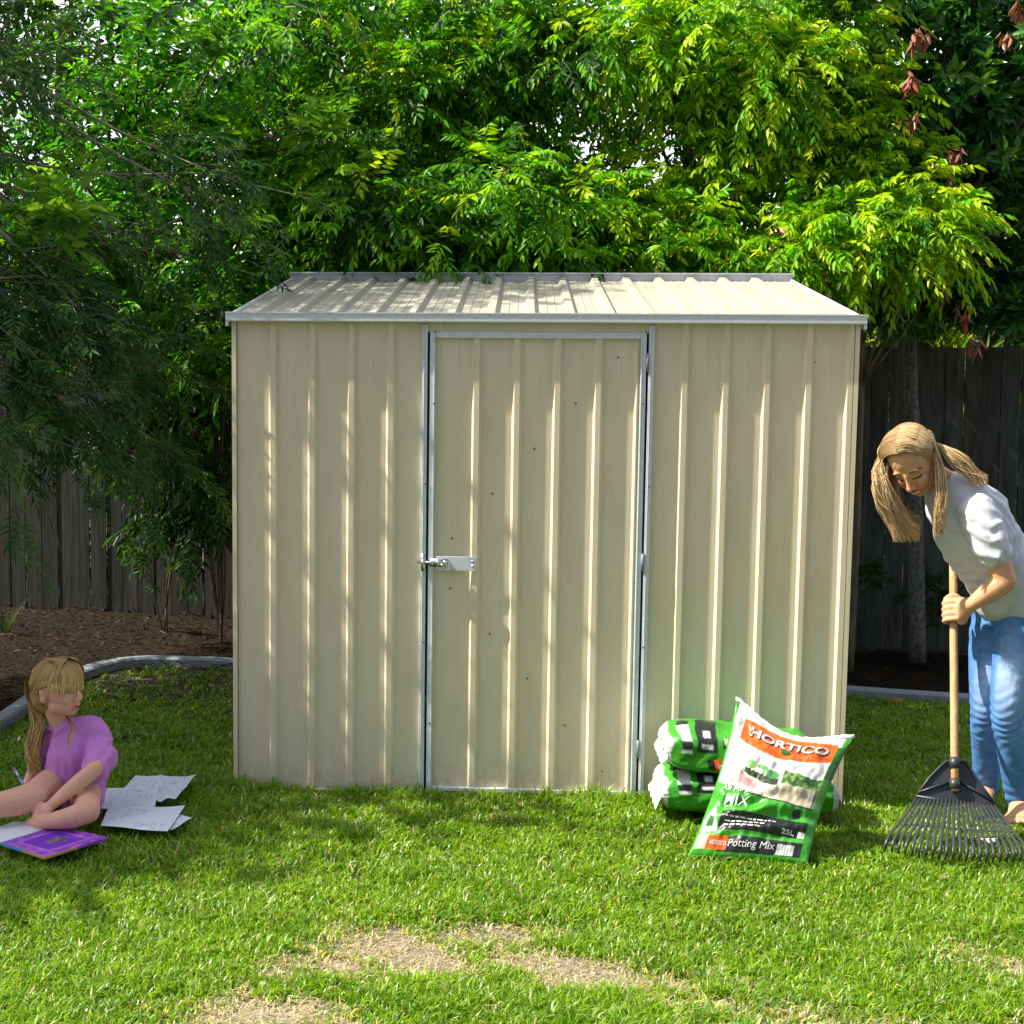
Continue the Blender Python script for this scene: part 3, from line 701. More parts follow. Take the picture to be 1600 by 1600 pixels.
# --- broad pinnate shrub left of the shed, over the fence
cl = scatter(150, 460, 40, 560, 1.9, 2.9, 52, .22, [(300, 160, 50, 50)])+scatter(330, 450, 380, 600, 1.6, 2.2, 9, .14)+scatter(-40, 180, 200, 500, 2.2, 3.0, 20, .22)
lt = empty('broad_leaved_tree', (-2.3, 4.15, 0), 'green tree with broad feathered leaves arching over the fence left of the shed', 'tree')
mb = MB(); limbs(mb, (-2.3, 4.15, .0), cl, .06, (-2.1, 3.3, 3.2)); O, A = cluster_pts(cl, [17]*len(cl))
LP = [(.04, .20, .010), (.07, .30, .010), (.14, .42, .010), (.22, .50, .012), (.015, .08, .008)]
parts = [pinnate(O, A, 9, rng.uniform(.20, .30, len(O)), .085, .30, mixcol(len(O), LP, [.3, .25, .18, .07, .2]), .35, hang=.15)]
# bright rosettes surveyed from the photograph
RS = [(85, 335, .25), (70, 345, .2), (105, 370, .22), (120, 330, .25), (60, 380, .25), (40, 320, .3), (130, 290, .4), (90, 310, .3), (110, 400, .3), (500, 205, 1.75), (520, 220, 1.75), (505, 190, 1.8), (530, 190, 1.8), (320, 90, 1.9), (345, 75, 1.95), (300, 70, 2.0), (340, 490, 1.4), (335, 530, 1.4), (345, 550, 1.4)]
rO = np.array([P(u, v, Y) for u, v, Y in RS for _ in range(3)])+rng.normal(0, .02, (len(RS)*3, 3)); rA = np.tile([.1, -.6, .45], (len(rO), 1))+rng.normal(0, .5, (len(rO), 3))
parts.append(pinnate(rO, rA, 9, .15, .095, .30, mixcol(len(rO), [(.12, .30, .03), (.17, .36, .03), (.09, .24, .04)]), .25, hang=.1))
for q in rO[::3]:
    a = np.array([-2.1, 2.9, max(1.9, q[2]-.3)]); mb.tube(smooth_path([a, (a+q)/2+[0, 0, .12], q], 8), list(np.linspace(.014, .004, 8)), 6)
mb.obj('trunk', M_BARK, lt, True); leaf_obj('crown', parts, M_LEAF, lt)

# --- olive like tree at the left with thin pale branches and narrow grey green leaves
ot = empty('grey_leaved_tree', (-3.35, .9, 0), 'grey green tree with narrow leaves and bare pale twigs leaning in from the left', 'tree')
mb = MB(); OL = [(.04, .14, .025), (.07, .20, .035), (.02, .08, .015), (.13, .25, .06)]
tpO = smooth_path([(-3.35, .9, -.02), (-3.3, .85, .9), (-3.2, .9, 1.9), (-3.05, .8, 3.0)], 14); mb.tube(tpO, list(np.linspace(.09, .05, 14)), 12)
brO = []; brA = []
def branch(pts, r, nsub, dens=1.0, subl=.35):
    """a drooping branch, side shoots, and leaf origins along all of them"""
    p = smooth_path(pts, 14); mb.tube(p, list(np.linspace(r, .0022, 14)), 6)
    for _ in range(nsub):
        i = random.randint(3, 12); a = p[i]; t = nrm(p[min(i+1, 13)]-p[i-1]); d = nrm(t+rand_dirs(1)[0]*.75); l_ = subl*random.uniform(.5, 1.2)
        q = smooth_path([a, a+d*l_*.5+[0, 0, .02], a+d*l_+[0, 0, random.uniform(-.08, .05)]], 7); mb.tube(q, list(np.linspace(.0024, .0009, 7)), 4)
        for j in range(int(6*dens)):
            s = random.randint(2, 6); brO.append(q[s]); brA.append(nrm(nrm(q[6]-q[4])+rand_dirs(1)[0]*.5))
OBR = []
def obr(u, v, Y, k=12, dens=1.0, src=None): 
    e = P(u, v, Y); a = tpO[random.randint(7, 12)] if src is None else np.array(src)
    m1 = a*.6+e*.4+[0, random.uniform(-.1, .1), .12+random.uniform(0, .15)]; m2 = a*.25+e*.75+[0, 0, .08]
    branch([a, m1, m2, e], .013, k, dens)
# hanging tips in frame, upper left and along the shed's left
for u, v, Y in [(60, 60, .6), (20, 130, .5), (10, 60, .4), (410, 300, .9), (370, 330, .8), (400, 430, .9), (330, 270, .9), (250, 400, .8),
                (60, 430, .5), (110, 500, .5), (160, 520, .5), (200, 560, .6), (60, 560, .4), (130, 600, .5), (20, 620, .4), (190, 640, .6), (40, 500, .5), (90, 640, .5), (200, 490, .7), (10, 690, .3), (170, 690, .6), (230, 520, .8), (60, 670, .5), (30, 560, .7), (120, 690, .8), (250, 650, 1.1), (280, 600, 1.2), (210, 730, 1.2), (40, 740, .6), (270, 700, 1.3)]:
    obr(u, v, Y, 13 if u < 260 else 11, 1.1)
# the rest of the crown, beyond the edge of the frame
for _ in range(34):
    e = np.array([random.uniform(-4.6, -2.7), random.uniform(-1.0, 1.8), random.uniform(1.7, 3.9)])
    a = tpO[random.randint(7, 13)]; branch([a, a*.5+e*.5+[0, 0, .2], e], .014, 12, 1.0, .45)
O = np.array(brO); A = np.array(brA)
parts = [pinnate(O, A, 12, rng.uniform(.10, .17, len(O)), .052, .20, mixcol(len(O), OL), .1, hang=.0, splay=.8)]
mb.obj('trunk', M_TWIG, ot, True); leaf_obj('crown', parts, M_OLIVE, ot)

# --- the tree that shades the girl: it stands left of the frame
sc_ = [(random.uniform(-4.6, -3.0), random.uniform(-1.30, .0)) for _ in range(62)]
sc_ += [(random.uniform(-4.4, -3.1), random.uniform(-.1, 2.3)) for _ in range(46)]
clS = [(x, y, (-x-.70)*1.11-random.uniform(.05, .42*(-x-.85)*1.11+.3), random.uniform(.2, .34)) for x, y in sc_]
clS += [(random.uniform(-3.7, -2.2), random.uniform(.1, 1.7), random.uniform(3.55, 4.9), .27) for _ in range(26)]
lush_tree('shade_tree', 'tree beyond the left edge of the photo that shades the girl', (-4.3, .1, 0), (-3.7, .0, 2.9), clS, [30]*len(clS), GP+DP, None, r0=.1)

# --- fine leafed vine/shrub dark behind, low at the fence
def seedling(name, label, group, base, spec):
    t = empty(name, base, label, 'shrub', group); mb = MB(); O = []; A = []; col = []
    for pts, k, pal in spec:
        p = smooth_path(pts, 12); mb.tube(p, list(np.linspace(.007, .002, 12)), 5)
        for _ in range(k): i = random.randint(4, 11); O.append(p[i]+rng.normal(0, .03, 3)); A.append(nrm(nrm(p[min(11, i+1)]-p[i-1])+rand_dirs(1)[0]*.8)); col.append(pal)
    O = np.array(O); A = np.array(A); cc = np.array(col)*rng.uniform(.75, 1.25, (len(O), 1))
    mb.obj('stem', M_BARK, t, True); leaf_obj('foliage', [pinnate(O, A, 9, .15, .062, .32, cc, .4)], M_LEAF, t); return t
dk = (.035, .10, .02); md = (.07, .19, .025)
b_ = P(255, 975, 3.2); b_[2] = 0
seedling('slender_shrub', 'slender dark green shrub in the mulch against the fence left of the shed', None, b_, [([b_, P(235, 900, 3.1), P(225, 860, 3.0)], 9, dk), ([b_, P(270, 880, 3.1), P(300, 840, 3.0), P(330, 800, 2.9)], 12, dk), ([b_+[.02, 0, 0], P(262, 900, 3.1), P(285, 860, 3.1)], 5, dk)])
b_ = P(345, 960, 2.9); b_[2] = 0
seedling('wall_side_shrub', 'leafy green shrub hanging over the fence beside the left wall of the shed', None, b_, [([b_, P(340, 800, 2.7), P(300, 700, 2.6), P(200, 765, 2.45)], 10, md), ([b_, P(345, 760, 2.6), P(350, 640, 2.3), P(340, 560, 2.2)], 46, dk), ([b_, P(330, 760, 2.6), P(280, 690, 2.6), P(220, 750, 2.5)], 24, md), ([b_, P(350, 850, 2.6), P(310, 800, 2.6), P(260, 820, 2.6)], 44, dk), ([b_, P(300, 720, 2.8), P(230, 660, 2.8), P(170, 700, 2.8)], 90, dk), ([b_, P(320, 800, 2.7), P(280, 740, 2.7), P(220, 820, 2.7)], 50, dk), ([b_, P(345, 860, 2.6), P(335, 780, 2.5), P(300, 880, 2.5)], 40, dk), ([b_, P(330, 680, 2.8), P(290, 600, 2.8), P(240, 600, 2.8)], 110, dk), ([b_, P(345, 780, 2.7), P(320, 740, 2.5)], 30, md)])
b_ = P(1395, 1000, 2.9); b_[2] = 0
seedling('low_dark_shrub', 'small dark shrub in shade around the mottled tree trunk', None, b_, [([b_, P(1390, 930, 2.8), P(1370, 890, 2.75)], 14, dk), ([b_+[.1, 0, 0], P(1430, 940, 2.8), P(1455, 900, 2.75)], 14, dk), ([b_+[.12, 0, 0], P(1460, 960, 2.8), P(1480, 930, 2.75)], 14, dk)])
# dry strappy tuft at far left
b_ = P(8, 955, 3.0); b_[2] = .02; t = empty('strappy_grass_tuft', b_, 'sparse strappy tuft at the foot of the fence, far left', 'plant'); mb = MB()
for _ in range(26):
    a = random.uniform(0, 6.3); l_ = random.uniform(.18, .38); o_ = np.array([math.cos(a), math.sin(a), 0])
    V = []; 
    for tt in np.linspace(0, 1, 6):
        c = np.array(b_)+o_*(.02+l_*.5*tt**1.7)+np.array([0, 0, l_*(tt-.25*tt*tt)]); s_ = np.array([-o_[1], o_[0], 0])*.004*(1-tt*.85); V += [c-s_, c+s_]
    mb.add(V, [(2*i, 2*i+1, 2*i+3, 2*i+2) for i in range(5)], (.035, .06, .025))
mb.obj('blade', M_GRASS, t, True, True)

# bare pale sticks standing in the gap
b_ = np.array([.62, 4.9, 0]); t = empty('bare_twiggy_shrub', b_, 'bare upright pale twigs standing in the bright gap above the shed roof', 'shrub'); mb = MB()
for u in (905, 915, 925, 938, 950, 962, 970, 985, 1000):
    e = P(u+random.uniform(-25, 15), random.uniform(215, 280), 4.9+random.uniform(-.2, .2)); a = np.array([.40+(u-905)*.002, 4.9, 1.2])
    mb.tube(smooth_path([b_, a, (a+e)/2+[random.uniform(-.04, .04), 0, .1], e], 12), list(np.linspace(.010, .003, 12)), 5)
    for _ in range(4):
        f = random.uniform(.3, .9); q = a+(e-a)*f; mb.tube([q, q+np.array([random.uniform(-.15, .15), 0, random.uniform(.05, .2)])], [.003, .001], 4)
mb.obj('stem', M_TWIG, t, True)

# --- trees beyond the fence, each its own
BG = [(-4.3, 5.6, 4.6), (-3.1, 5.2, 4.9), (-1.9, 5.7, 5.2), (-.95, 5.2, 5.0), (.35, 6.0, 2.8), (1.55, 5.6, 2.3), (2.4, 5.1, 3.5), (3.3, 5.4, 5.0), (4.3, 5.6, 5.2)]
names = ['at the far left edge', 'second from the left', 'third from the left', 'behind the left half of the shed roof', 'low, under the bright gap of sky', 'low, in front of the pink tiled roof', 'between the tiled roof and the glossy tree', 'behind the glossy tree', 'at the far right edge']
for i, (x, y, h) in enumerate(BG):
    cl = box_clusters(int(20*h/2.6), (x-.85, y-.55, .5), (x+.85, y+.6, h), .38)
    t = empty('background_tree', (x, y, 0), 'dense dark tree beyond the fence, '+names[i], 'tree', 'trees beyond the fence'); mb = MB(); limbs(mb, (x, y, 0), cl, .09, (x, y, h*.8)); mb.obj('trunk', M_BARK, t, True)
    O, A = cluster_pts(cl, [32]*len(cl)); pal = DP+[(.10, .22, .03), (.16, .3, .03)]
    leaf_obj('crown', [pinnate(O, A, 9, rng.uniform(.2, .32, len(O)), .085, .42, mixcol(len(O), pal, [.25, .25, .2, .14, .1, .06]), .4)], M_LEAF, t)
# sunlit strappy shrubs just over the fence top
for i, (u, v, Y) in enumerate([(1375, 540, 4.2), (1450, 535, 4.3), (1530, 530, 4.2), (1590, 540, 4.3)]):
    e = P(u, v, Y); b_ = np.array([e[0], e[1], 0]); t = empty('lime_shrub', b_, ['lime green shrub over the fence top, nearest the shed', 'lime green shrub over the fence top, directly above the trunk', 'lime green shrub over the fence top, second from the right', 'lime green shrub over the fence top, rightmost'][i], 'shrub', 'lime shrubs beyond the fence')
    cl = box_clusters(9, (e[0]-.22, Y-.2, .6), (e[0]+.22, Y+.2, 1.95), .2); mb = MB(); limbs(mb, b_, cl, .02, (e[0], Y, 1.6)); mb.obj('stem', M_BARK, t, True)
    O, A = cluster_pts(cl, [26]*len(cl)); A[:, 2] += .5
    leaf_obj('foliage', [whorls(O, A, 8, .13, .16, mixcol(len(O), [(.30, .42, .04), (.22, .36, .03), (.38, .45, .06), (.08, .2, .03)]), .1)], M_LEAF, t)

# --- neighbour's house: pale wall and pink terracotta tiled hip roof glimpsed through the leaves
hs = empty('neighbour_house', (5.2, 17.0, 0), 'neighbouring house with a pink terracotta tiled roof glimpsed through the trees', 'house')
mb = MB(); mb.box((1.2, 14.0, 0), (9, 0, 0), (0, 7, 0), (0, 0, 2.35)); mb.obj('wall', simple('pale_render', (.62, .58, .52), .9, 0, 20, .08, .1, .003), hs)
m, n, l, b = mat('terracotta_tile'); br = n.new('ShaderNodeTexBrick'); br.inputs['Scale'].default_value = 1; br.inputs['Brick Width'].default_value = .3; br.inputs['Row Height'].default_value = .33; br.inputs['Mortar Size'].default_value = .02
br.inputs['Color1'].default_value = (.55, .26, .18, 1); br.inputs['Color2'].default_value = (.42, .19, .13, 1); br.inputs['Mortar'].default_value = (.15, .08, .06, 1)
l.new(objvec(n, l), br.inputs['Vector']); l.new(br.outputs[0], b.inputs['Base Color']); b.inputs['Roughness'].default_value = .8; bump(n, l, b, br.outputs['Fac'], .6, .03)
E = [(.7, 13.5, 2.3), (10.7, 13.5, 2.3), (10.7, 21.5, 2.3), (.7, 21.5, 2.3), (4.2, 17.5, 4.1), (7.2, 17.5, 4.1)]
mobj('roof', E, [(0, 1, 5, 4), (1, 2, 5), (2, 3, 4, 5), (3, 0, 4), (3, 2, 1, 0)], m, hs, None, False)
mb = MB(); mb.box((.6, 13.38, 2.2), (10.2, 0, 0), (0, .12, 0), (0, 0, .14)); mb.obj('gutter', simple('white_gutter', (.75, .74, .72), .5), hs)
mb = MB(); mb.box((2.6, 13.96, .9), (1.5, 0, 0), (0, .05, 0), (0, 0, 1.1)); mb.obj('window', simple('window_glass', (.06, .08, .1), .1), hs)
# ================================================================== people
SKIN_W = np.array([.64, .35, .20]); SKIN_G = np.array([.78, .42, .31])
def head_frame(F, U):
    F = nrm(F); U = nrm(np.asarray(U)-F*np.dot(F, U)); R_ = np.cross(U, F)      # R_ : the figure's own left
    return np.stack([R_, U, F])
def add_head(bl, c, M, k=1.0, child=False, smile=True):
    """skull, jaw, nose, cheeks, ears, lips in the head's frame"""
    c = np.asarray(c)
    def at(a, b, f): return c+(np.array([a, b, f])*k)@M
    def e(a, b, f, r): bl.ell(at(a, b, f), np.array(r)*k, M)
    cw = 1.06 if child else 1.0
    e(0, .03, -.012, (.074*cw, .092, .094)); e(0, .0, .022, (.064*cw, .075, .066))
    e(0, -.045, .034, (.052*cw, .05, .05)); e(0, -.082 if not child else -.076, .058, (.022, .018, .018))
    e(0, -.055, .062, (.032, .028, .024))
    for s in (-1, 1):
        e(s*.032, -.024, .062, (.024, .024, .020)); e(s*.040, -.052, .02, (.022, .028, .034))
        e(s*.072*cw, -.010, -.010, (.008, .026, .015)); e(s*.077*cw, .008, -.013, (.006, .010, .010))
        e(s*.026, .024, .076, (.022, .008, .008))
    bl.limb([at(0, .018, .084), at(0, -.008, .096), at(0, -.026, .106 if not child else .100)], [.0065*k, .0075*k, .0105*k], None, 10)
    for s in (-1, 1): e(s*.011, -.030, .094, (.0075, .007, .009))
    w_ = .020 if not smile else .027; up = 0 if not smile else .008
    bl.limb([at(-w_, -.054+up, .080), at(-w_*.5, -.053+up*.3, .087), at(0, -.052, .090), at(w_*.5, -.053+up*.3, .087), at(w_, -.054+up, .080)], [.003*k, .0048*k, .0055*k, .0048*k, .003*k], None, 10)
    bl.limb([at(-w_*.8, -.060+up*.8, .079), at(0, -.065, .086), at(w_*.8, -.060+up*.8, .079)], [.004*k, .0065*k, .004*k], None, 10)
def paint_head(V, N, cols, c, M, k, brow, lip, child=False, closed=True):
    L = (V-np.asarray(c))@M.T/k
    a, b, f = L[:, 0], L[:, 1], L[:, 2]; near = (f > .045) & (np.abs(a) < .075) & (np.abs(b) < .12)
    push = np.zeros(len(V))
    for s in (-1, 1):
        g = np.exp(-(((a-s*.031)/.016)**2+((b-.004)/.011)**2))*near; push += g*.008
        g = np.exp(-(((a-s*.031)/.012)**2+((b-.002)/.0075)**2))*near; push -= g*.0045          # eyeball under the lid
        m_ = near & (np.abs(b-(.027-18*(a-s*.029)**2)) < .0032) & (np.abs(a-s*.033) < .019); cols[m_] = brow
        if closed:
            m_ = near & (np.abs(b-(-.004-.0000+((a-s*.031)**2)*14)) < .0030) & (np.abs(a-s*.031) < .0155); cols[m_] = (.06, .035, .025)
        else:
            q = ((a-s*.031)/.0125)**2+((b-.000)/.0048)**2; cols[near & (q < 1.25)] = (.12, .07, .05); cols[near & (q < .8)] = (.85, .85, .85)
            cols[near & (((a-s*.031)/.0058)**2+((b-.001)/.006)**2 < 1)] = (.09, .12, .16)
    cu_ = 0 if child else 11*a**2
    m_ = near & (f > .070) & (np.abs(a) < (.027 if not child else .022)) & (b-cu_ < -.0475) & (b-cu_ > -.0690)
    cols[m_] = lip
    if not child:
        m_ = near & (f > .07) & (np.abs(a) < .021) & (np.abs(b+.0585-cu_) < .0034); cols[m_] = (.85, .82, .78)
    else:
        m_ = near & (f > .07) & (np.abs(a) < .014) & (np.abs(b+.057) < .0035); cols[m_] = (.22, .05, .05)
    for s in (-1, 1):                                       # warmth in cheeks
        g = np.exp(-(((a-s*.04)/.02)**2+((b+.025)/.02)**2))[:, None]*near[:, None]*.35; cols[:] = cols*(1-g)+cols*np.array([1.1, .78, .75])*g
    g = np.exp(-(((a)/.012)**2+((b+.026)/.012)**2))[:, None]*near[:, None]*.3; cols[:] = cols*(1-g)+cols*np.array([1.1, .85, .82])*g
    return V-push[:, None]*M[2]*k
def strands(name, mat_, parent, paths, r, pal, n=9, sides=3, taper=.35):
    V = []; idx = []; K = []; o = 0
    pal = np.array(pal)
    for p in paths:
        p = smooth_path(p, n); T = np.gradient(p, axis=0); T /= np.maximum(1e-9, np.linalg.norm(T, axis=1, keepdims=True))
        ref = np.array([.3, 1, .2]); s = np.cross(T, ref); s /= np.maximum(1e-6, np.linalg.norm(s, axis=1, keepdims=True)); u = np.cross(s, T)
        rr = r*random.uniform(.6, 1.25)*np.concatenate([np.ones(n-3), [.85, .6, taper]])
        ring = np.stack([p+(s*math.cos(q)+u*math.sin(q))*rr[:, None] for q in np.arange(sides)*2*PI/sides], 1)
        V.append(ring.reshape(-1, 3)); c = pal[random.randrange(len(pal))]*random.uniform(.8, 1.2)
        g_ = np.interp(np.linspace(0, 1, n), [0, .35, .6, 1], [.62, .78, 1.0, 1.12])[:, None]; K.append(np.repeat((c*g_)[:, None], sides, 1).reshape(-1, 3))
        i = np.arange(n-1)[:, None]; j = np.arange(sides)[None]
        f = np.stack([o+i*sides+j, o+i*sides+(j+1) % sides, o+(i+1)*sides+(j+1) % sides, o+(i+1)*sides+j], -1).reshape(-1); idx.append(f); o += n*sides
    idx = np.concatenate(idx)
    return mobj(name, np.concatenate(V), (idx, np.full(len(idx)//4, 4)), mat_, parent, np.concatenate(K), True)
def cloth(name, bl, voxel, parent, col, fold=None, it=6, seed=0., amp=.004, sc=(9, 9, 9), var=.06):
    V, F, N = bl.mesh(voxel, it)
    f = fbm(V, sc, seed, 3); d = f*amp
    cols = np.tile(np.asarray(col, float), (len(V), 1))
    if fold is not None:
        dd, cols = fold(V, N, cols); d = d+dd
    cols = cols*(1+var*fbm(V, (40, 40, 40), seed+3, 2))[:, None]
    return mobj(name, V+N*d[:, None], F, M_CLOTH, parent, np.clip(cols, 0, 1), True)
def finger(bl, pts, r=.0085): bl.limb([np.asarray(p) for p in pts], [r, r*.97, r*.9, r*.78][:len(pts)], None, 10, 10)

# ------------------------------------------------------------------ woman
def hy(z): return -.545+.40*z                                   # the rake handle leans away from the camera
def H(u, v, Y0=-.36):
    """point on the handle line seen at height v"""
    Y = Y0
    for _ in range(6): p = P(u, v, Y); Y = hy(p[2])
    return P(u, v, Y)
wroot = G(1572, 1290); W0 = empty('person', (wroot[0], -.25, 0), 'blonde woman in white t-shirt and blue jeans bending over and raking the lawn', 'person')
W0['category'] = 'woman'
hc = P(1427, 722, -.40); HM = head_frame((-.36, -.66, -.66), (-.42, -.30, .74))
hips = P(1588, 955, -.25); waist = P(1566, 895, -.29); chest = P(1520, 822, -.33); neckb = P(1484, 762, -.35)
# shoulders, elbows, wrists
shN = P(1532, 806, -.47); elN = P(1571, 908, -.50); wrN = P(1519, 944, -.46)
shF = P(1480, 800, -.20); elF = P(1520, 880, -.12); hdF = H(1490, 846)+np.array([.03, .05, 0])+np.array([0, .0, 0])
hpN = P(1600, 960, -.31); knN = P(1573, 1108, -.40); anN = P(1594, 1268, -.31)
hpF = P(1556, 960, -.19); knF = P(1540, 1108, -.27); anF = P(1541, 1236, -.11)
b = Blob()
add_head(b, hc, HM, 1.0)
hb = hc+(np.array([0, -.05, -.035]))@HM
b.limb([neckb, neckb*.45+hb*.55, hb], [.052, .045, .047])
b.limb([hips, waist, chest, neckb+[.03, 0, -.02]], [(.10, .08), (.085, .075), (.09, .08), (.05, .05)])
b.limb([shN, (shN+elN)/2, elN], [.040, .042, .036]); b.limb([elN, elN*.6+wrN*.4, wrN], [.036, .037, .023])
b.limb([shF, (shF+elF)/2, elF], [.050, .042, .036]); b.limb([elF, (elF+hdF)/2, hdF+[.02, .03, 0]], [.036, .036, .024])
b.limb([hpN, knN+[.0, .01, 0], anN], [.06, .036, .029]); b.limb([hpF, knF+[0, .01, 0], anF], [.06, .036, .029])
# near foot, pointing to the left and the camera; far foot behind the rake
def foot(an, d):
    d = nrm(d); s = np.array([-d[1], d[0], 0]); g = np.array([an[0], an[1], .0]); heel = g-d*.045+[0, 0, .028]
    b.limb([an, heel+d*.02+[0, 0, .02]], [.033, .034]); b.limb([heel, g+d*.05+[0, 0, .036], g+d*.13+[0, 0, .022]], [(.030, .028), (.036, .028), (.040, .016)], (0, 0, 1))
    for i in range(5):
        o = (i-2)*.0165; l_ = .175-.008*abs(i-0)*1.1; b.limb([g+d*.12+s*o+[0, 0, .018], g+d*l_+s*o*1.08+[0, 0, .013]], [.011 if i else .014, .009 if i else .012], None, 8)
foot(anN, (-.35, -.94, 0)); foot(anF, (-.45, -.9, 0))
# near hand closed round the handle
hp = H(1490, 957); hx = nrm(H(1490, 930)-H(1490, 985)); RH_ = .0165
vx = np.array([1., 0, 0]); vy = nrm(np.cross(hx, vx)); vy = vy if vy[1] < 0 else -vy        # vy towards the camera
palm = hp+vx*.020+vy*.030
b.limb([wrN, (wrN+palm)/2+vy*.002, palm], [(.021, .024), (.024, .034), (.024, .040)], hx)
b.limb([palm+hx*.026, palm-hx*.030], [.022, .021])
for i in range(4):
    z = hx*(.031-.0205*i); rr = RH_+.010; o = hp+z
    kn = o+vx*.006+vy*(rr+.014)
    finger(b, [kn, o-vx*(rr+.004)+vy*(rr*.75), o-vx*(rr+.003)-vy*(rr*.45), o-vx*.004-vy*(rr+.002)], .0098 if i < 3 else .0085)
finger(b, [palm+hx*.02+vx*.004, hp+hx*.048+vy*(RH_+.018)+vx*.002, hp+hx*.052+vy*(RH_+.012)-vx*.018, hp+hx*.046+vy*.006-vx*(RH_+.013)], .0108)
# far hand, higher up the handle
for i in range(4):
    z = hx*(.03-.0205*i); o = hdF+z; rr = RH_+.010
    finger(b, [o+vx*.018-vy*.02, o-vx*.004-vy*(rr+.012), o-vx*(rr+.004)-vy*.004, o-vx*.008+vy*(rr-.002)], .0095)
b.ell(hdF+vx*.024-vy*.014, (.022, .024, .04))
finger(b, [hdF+vx*.026+hx*.02, hdF+vx*.02+vy*.018+hx*.036, hdF+vy*(RH_+.011)+hx*.04, hdF-vx*.012+vy*(RH_+.008)+hx*.038], .0105)
V, F, N = b.mesh(.0036, 5)
cols = np.tile(SKIN_W, (len(V), 1))*(1+.05*fbm(V, (25, 25, 25), 5, 2))[:, None]
V = paint_head(V, N, cols, hc, HM, 1.0, (.22, .115, .055), (.50, .15, .11))
mobj('body', V, F, M_SKIN, W0, cols, True)
# t-shirt
b = Blob()
b.limb([P(1582, 930, -.27), P(1562, 893, -.29), P(1520, 822, -.33), P(1490, 778, -.345)], [(.150, .130), (.140, .125), (.142, .130), (.100, .095)], n=20)
b.limb([P(1530, 810, -.33), P(1505, 775, -.35), P(1492, 768, -.36)], [(.11, .11), (.078, .082), (.06, .064)], n=18)
b.limb([P(1528, 792, -.36), P(1516, 776, -.37)], [.078, .066])
b.limb([P(1478, 795, -.22), P(1505, 800, -.33), shN+[0, .02, 0]], [.074, .085, .070])
b.limb([shN+[-.005, .02, .005], shN*.72+elN*.28, shN*.48+elN*.52], [.068, .068, .066], n=18)
b.limb([shF, shF*.45+elF*.55], [.060, .060])
bodyax = nrm(P(1520, 822, -.33)-P(1582, 930, -.27))
def rid(x): return .6-2*np.abs(np.sin(x/2))**1.5
def shirtfold(V, N, cols):
    # creases run from the armpit to the waist, and across where the body bends
    q = V-chest; t = q@bodyax; s = q[:, 0]*.8-q[:, 2]*.2
    msk = np.clip(.4+1.3*fbm(V, (7, 7, 7), 21, 2), 0, 1); d = .007*msk*rid(t*105+fbm(V, (6, 6, 6), 4, 2)*5+V[:, 1]*9)*np.clip((-t+.02)*7, 0, 1)
    r_ = np.linalg.norm(V-(shN*.5+elN*.5), axis=1); d += .004*rid(r_*170+V[:, 0]*60+fbm(V, (12, 12, 12), 8, 2)*4)*np.exp(-(r_/.13)**2)
    d += .0045*(1-msk)*rid((V[:, 0]*.7+V[:, 2])*115+V[:, 1]*22+fbm(V, (9, 9, 9), 7, 2)*4)*np.exp(-(np.abs(t-.02)/.12)**2)
    return d, cols
sh = cloth('t_shirt', b, .0058, W0, (.58, .60, .66), shirtfold, 4, 2.0, .007, (7, 7, 7), .02)
# sleeve hem and neck edge
mb = MB(); ax = nrm(elN-shN); c0 = shN*.44+elN*.56+[-.0, .0, 0]; u1 = nrm(np.cross(ax, [0, 1, .2])); u2 = np.cross(ax, u1)
ring = [c0+(u1*math.cos(a)+u2*math.sin(a))*.061 for a in np.linspace(0, 2*PI, 25)]; mb.tube(ring, .0036, 6)
# jeans
b = Blob()
b.limb([P(1585, 925, -.265), P(1590, 955, -.25)], [(.128, .108), (.140, .118)], n=20)
thN = (hpN*.5+knN*.5); thF = hpF*.5+knF*.5
b.limb([hpN+[0, 0, .0], thN+[-.006, -.006, 0], knN, knN*.62+anN*.38, knN*.12+anN*.88], [.086, .074, .054, .052, .043], n=18)
b.limb([hpF, thF+[-.006, -.004, 0], knF, knF*.6+anF*.4, knF*.06+anF*.94], [.084, .072, .053, .051, .043], n=18)
def jeansfold(V, N, cols):
    d = np.zeros(len(V))
    for kn, an, hp_ in ((knN, anN, hpN), (knF, anF, hpF)):
        ax = nrm(an-kn); q = V-kn; t = q@ax; w_ = np.exp(-(np.linalg.norm(q-np.outer(t, ax), axis=1)/.09)**2)
        d += w_*(.0026*np.sin(t*210+V[:, 0]*55+np.sin(V[:, 1]*60+t*20)*2.2)*np.exp(-((t-.03)/.085)**2)+.003*np.sin(t*150+V[:, 0]*70+np.sin(V[:, 1]*50)*2)*np.exp(-((t-np.linalg.norm(an-kn)*.88)/.07)**2))
        th = nrm(kn-hp_); tt = (V-hp_)@th; d += .003*np.sin(tt*90+V[:, 0]*40)*np.exp(-((tt-.05)/.07)**2)*np.exp(-(np.linalg.norm(V-hp_, axis=1)/.16)**2)
        # worn pale denim down the front of the thigh and the knee
        fr_ = np.clip(-N[:, 1]*1.2-.25, 0, 1)*np.exp(-(((V-(hp_*.35+kn*.65))@th)/.20)**2)*w_.clip(.0, 1)
        fr_ = np.clip(fr_*(1+.5*fbm(V, (20, 20, 9), 9, 3)), 0, 1)[:, None]*.75; cols = cols*(1-fr_)+np.array([.45, .58, .82])*fr_
    cols = cols*(1+.25*fbm(V, (26, 26, 60), 4, 3))[:, None]
    return d, cols
jn = cloth('jeans', b, .0052, W0, (.05, .18, .46), jeansfold, 4, 5.0, .002, (14, 14, 14), .05)
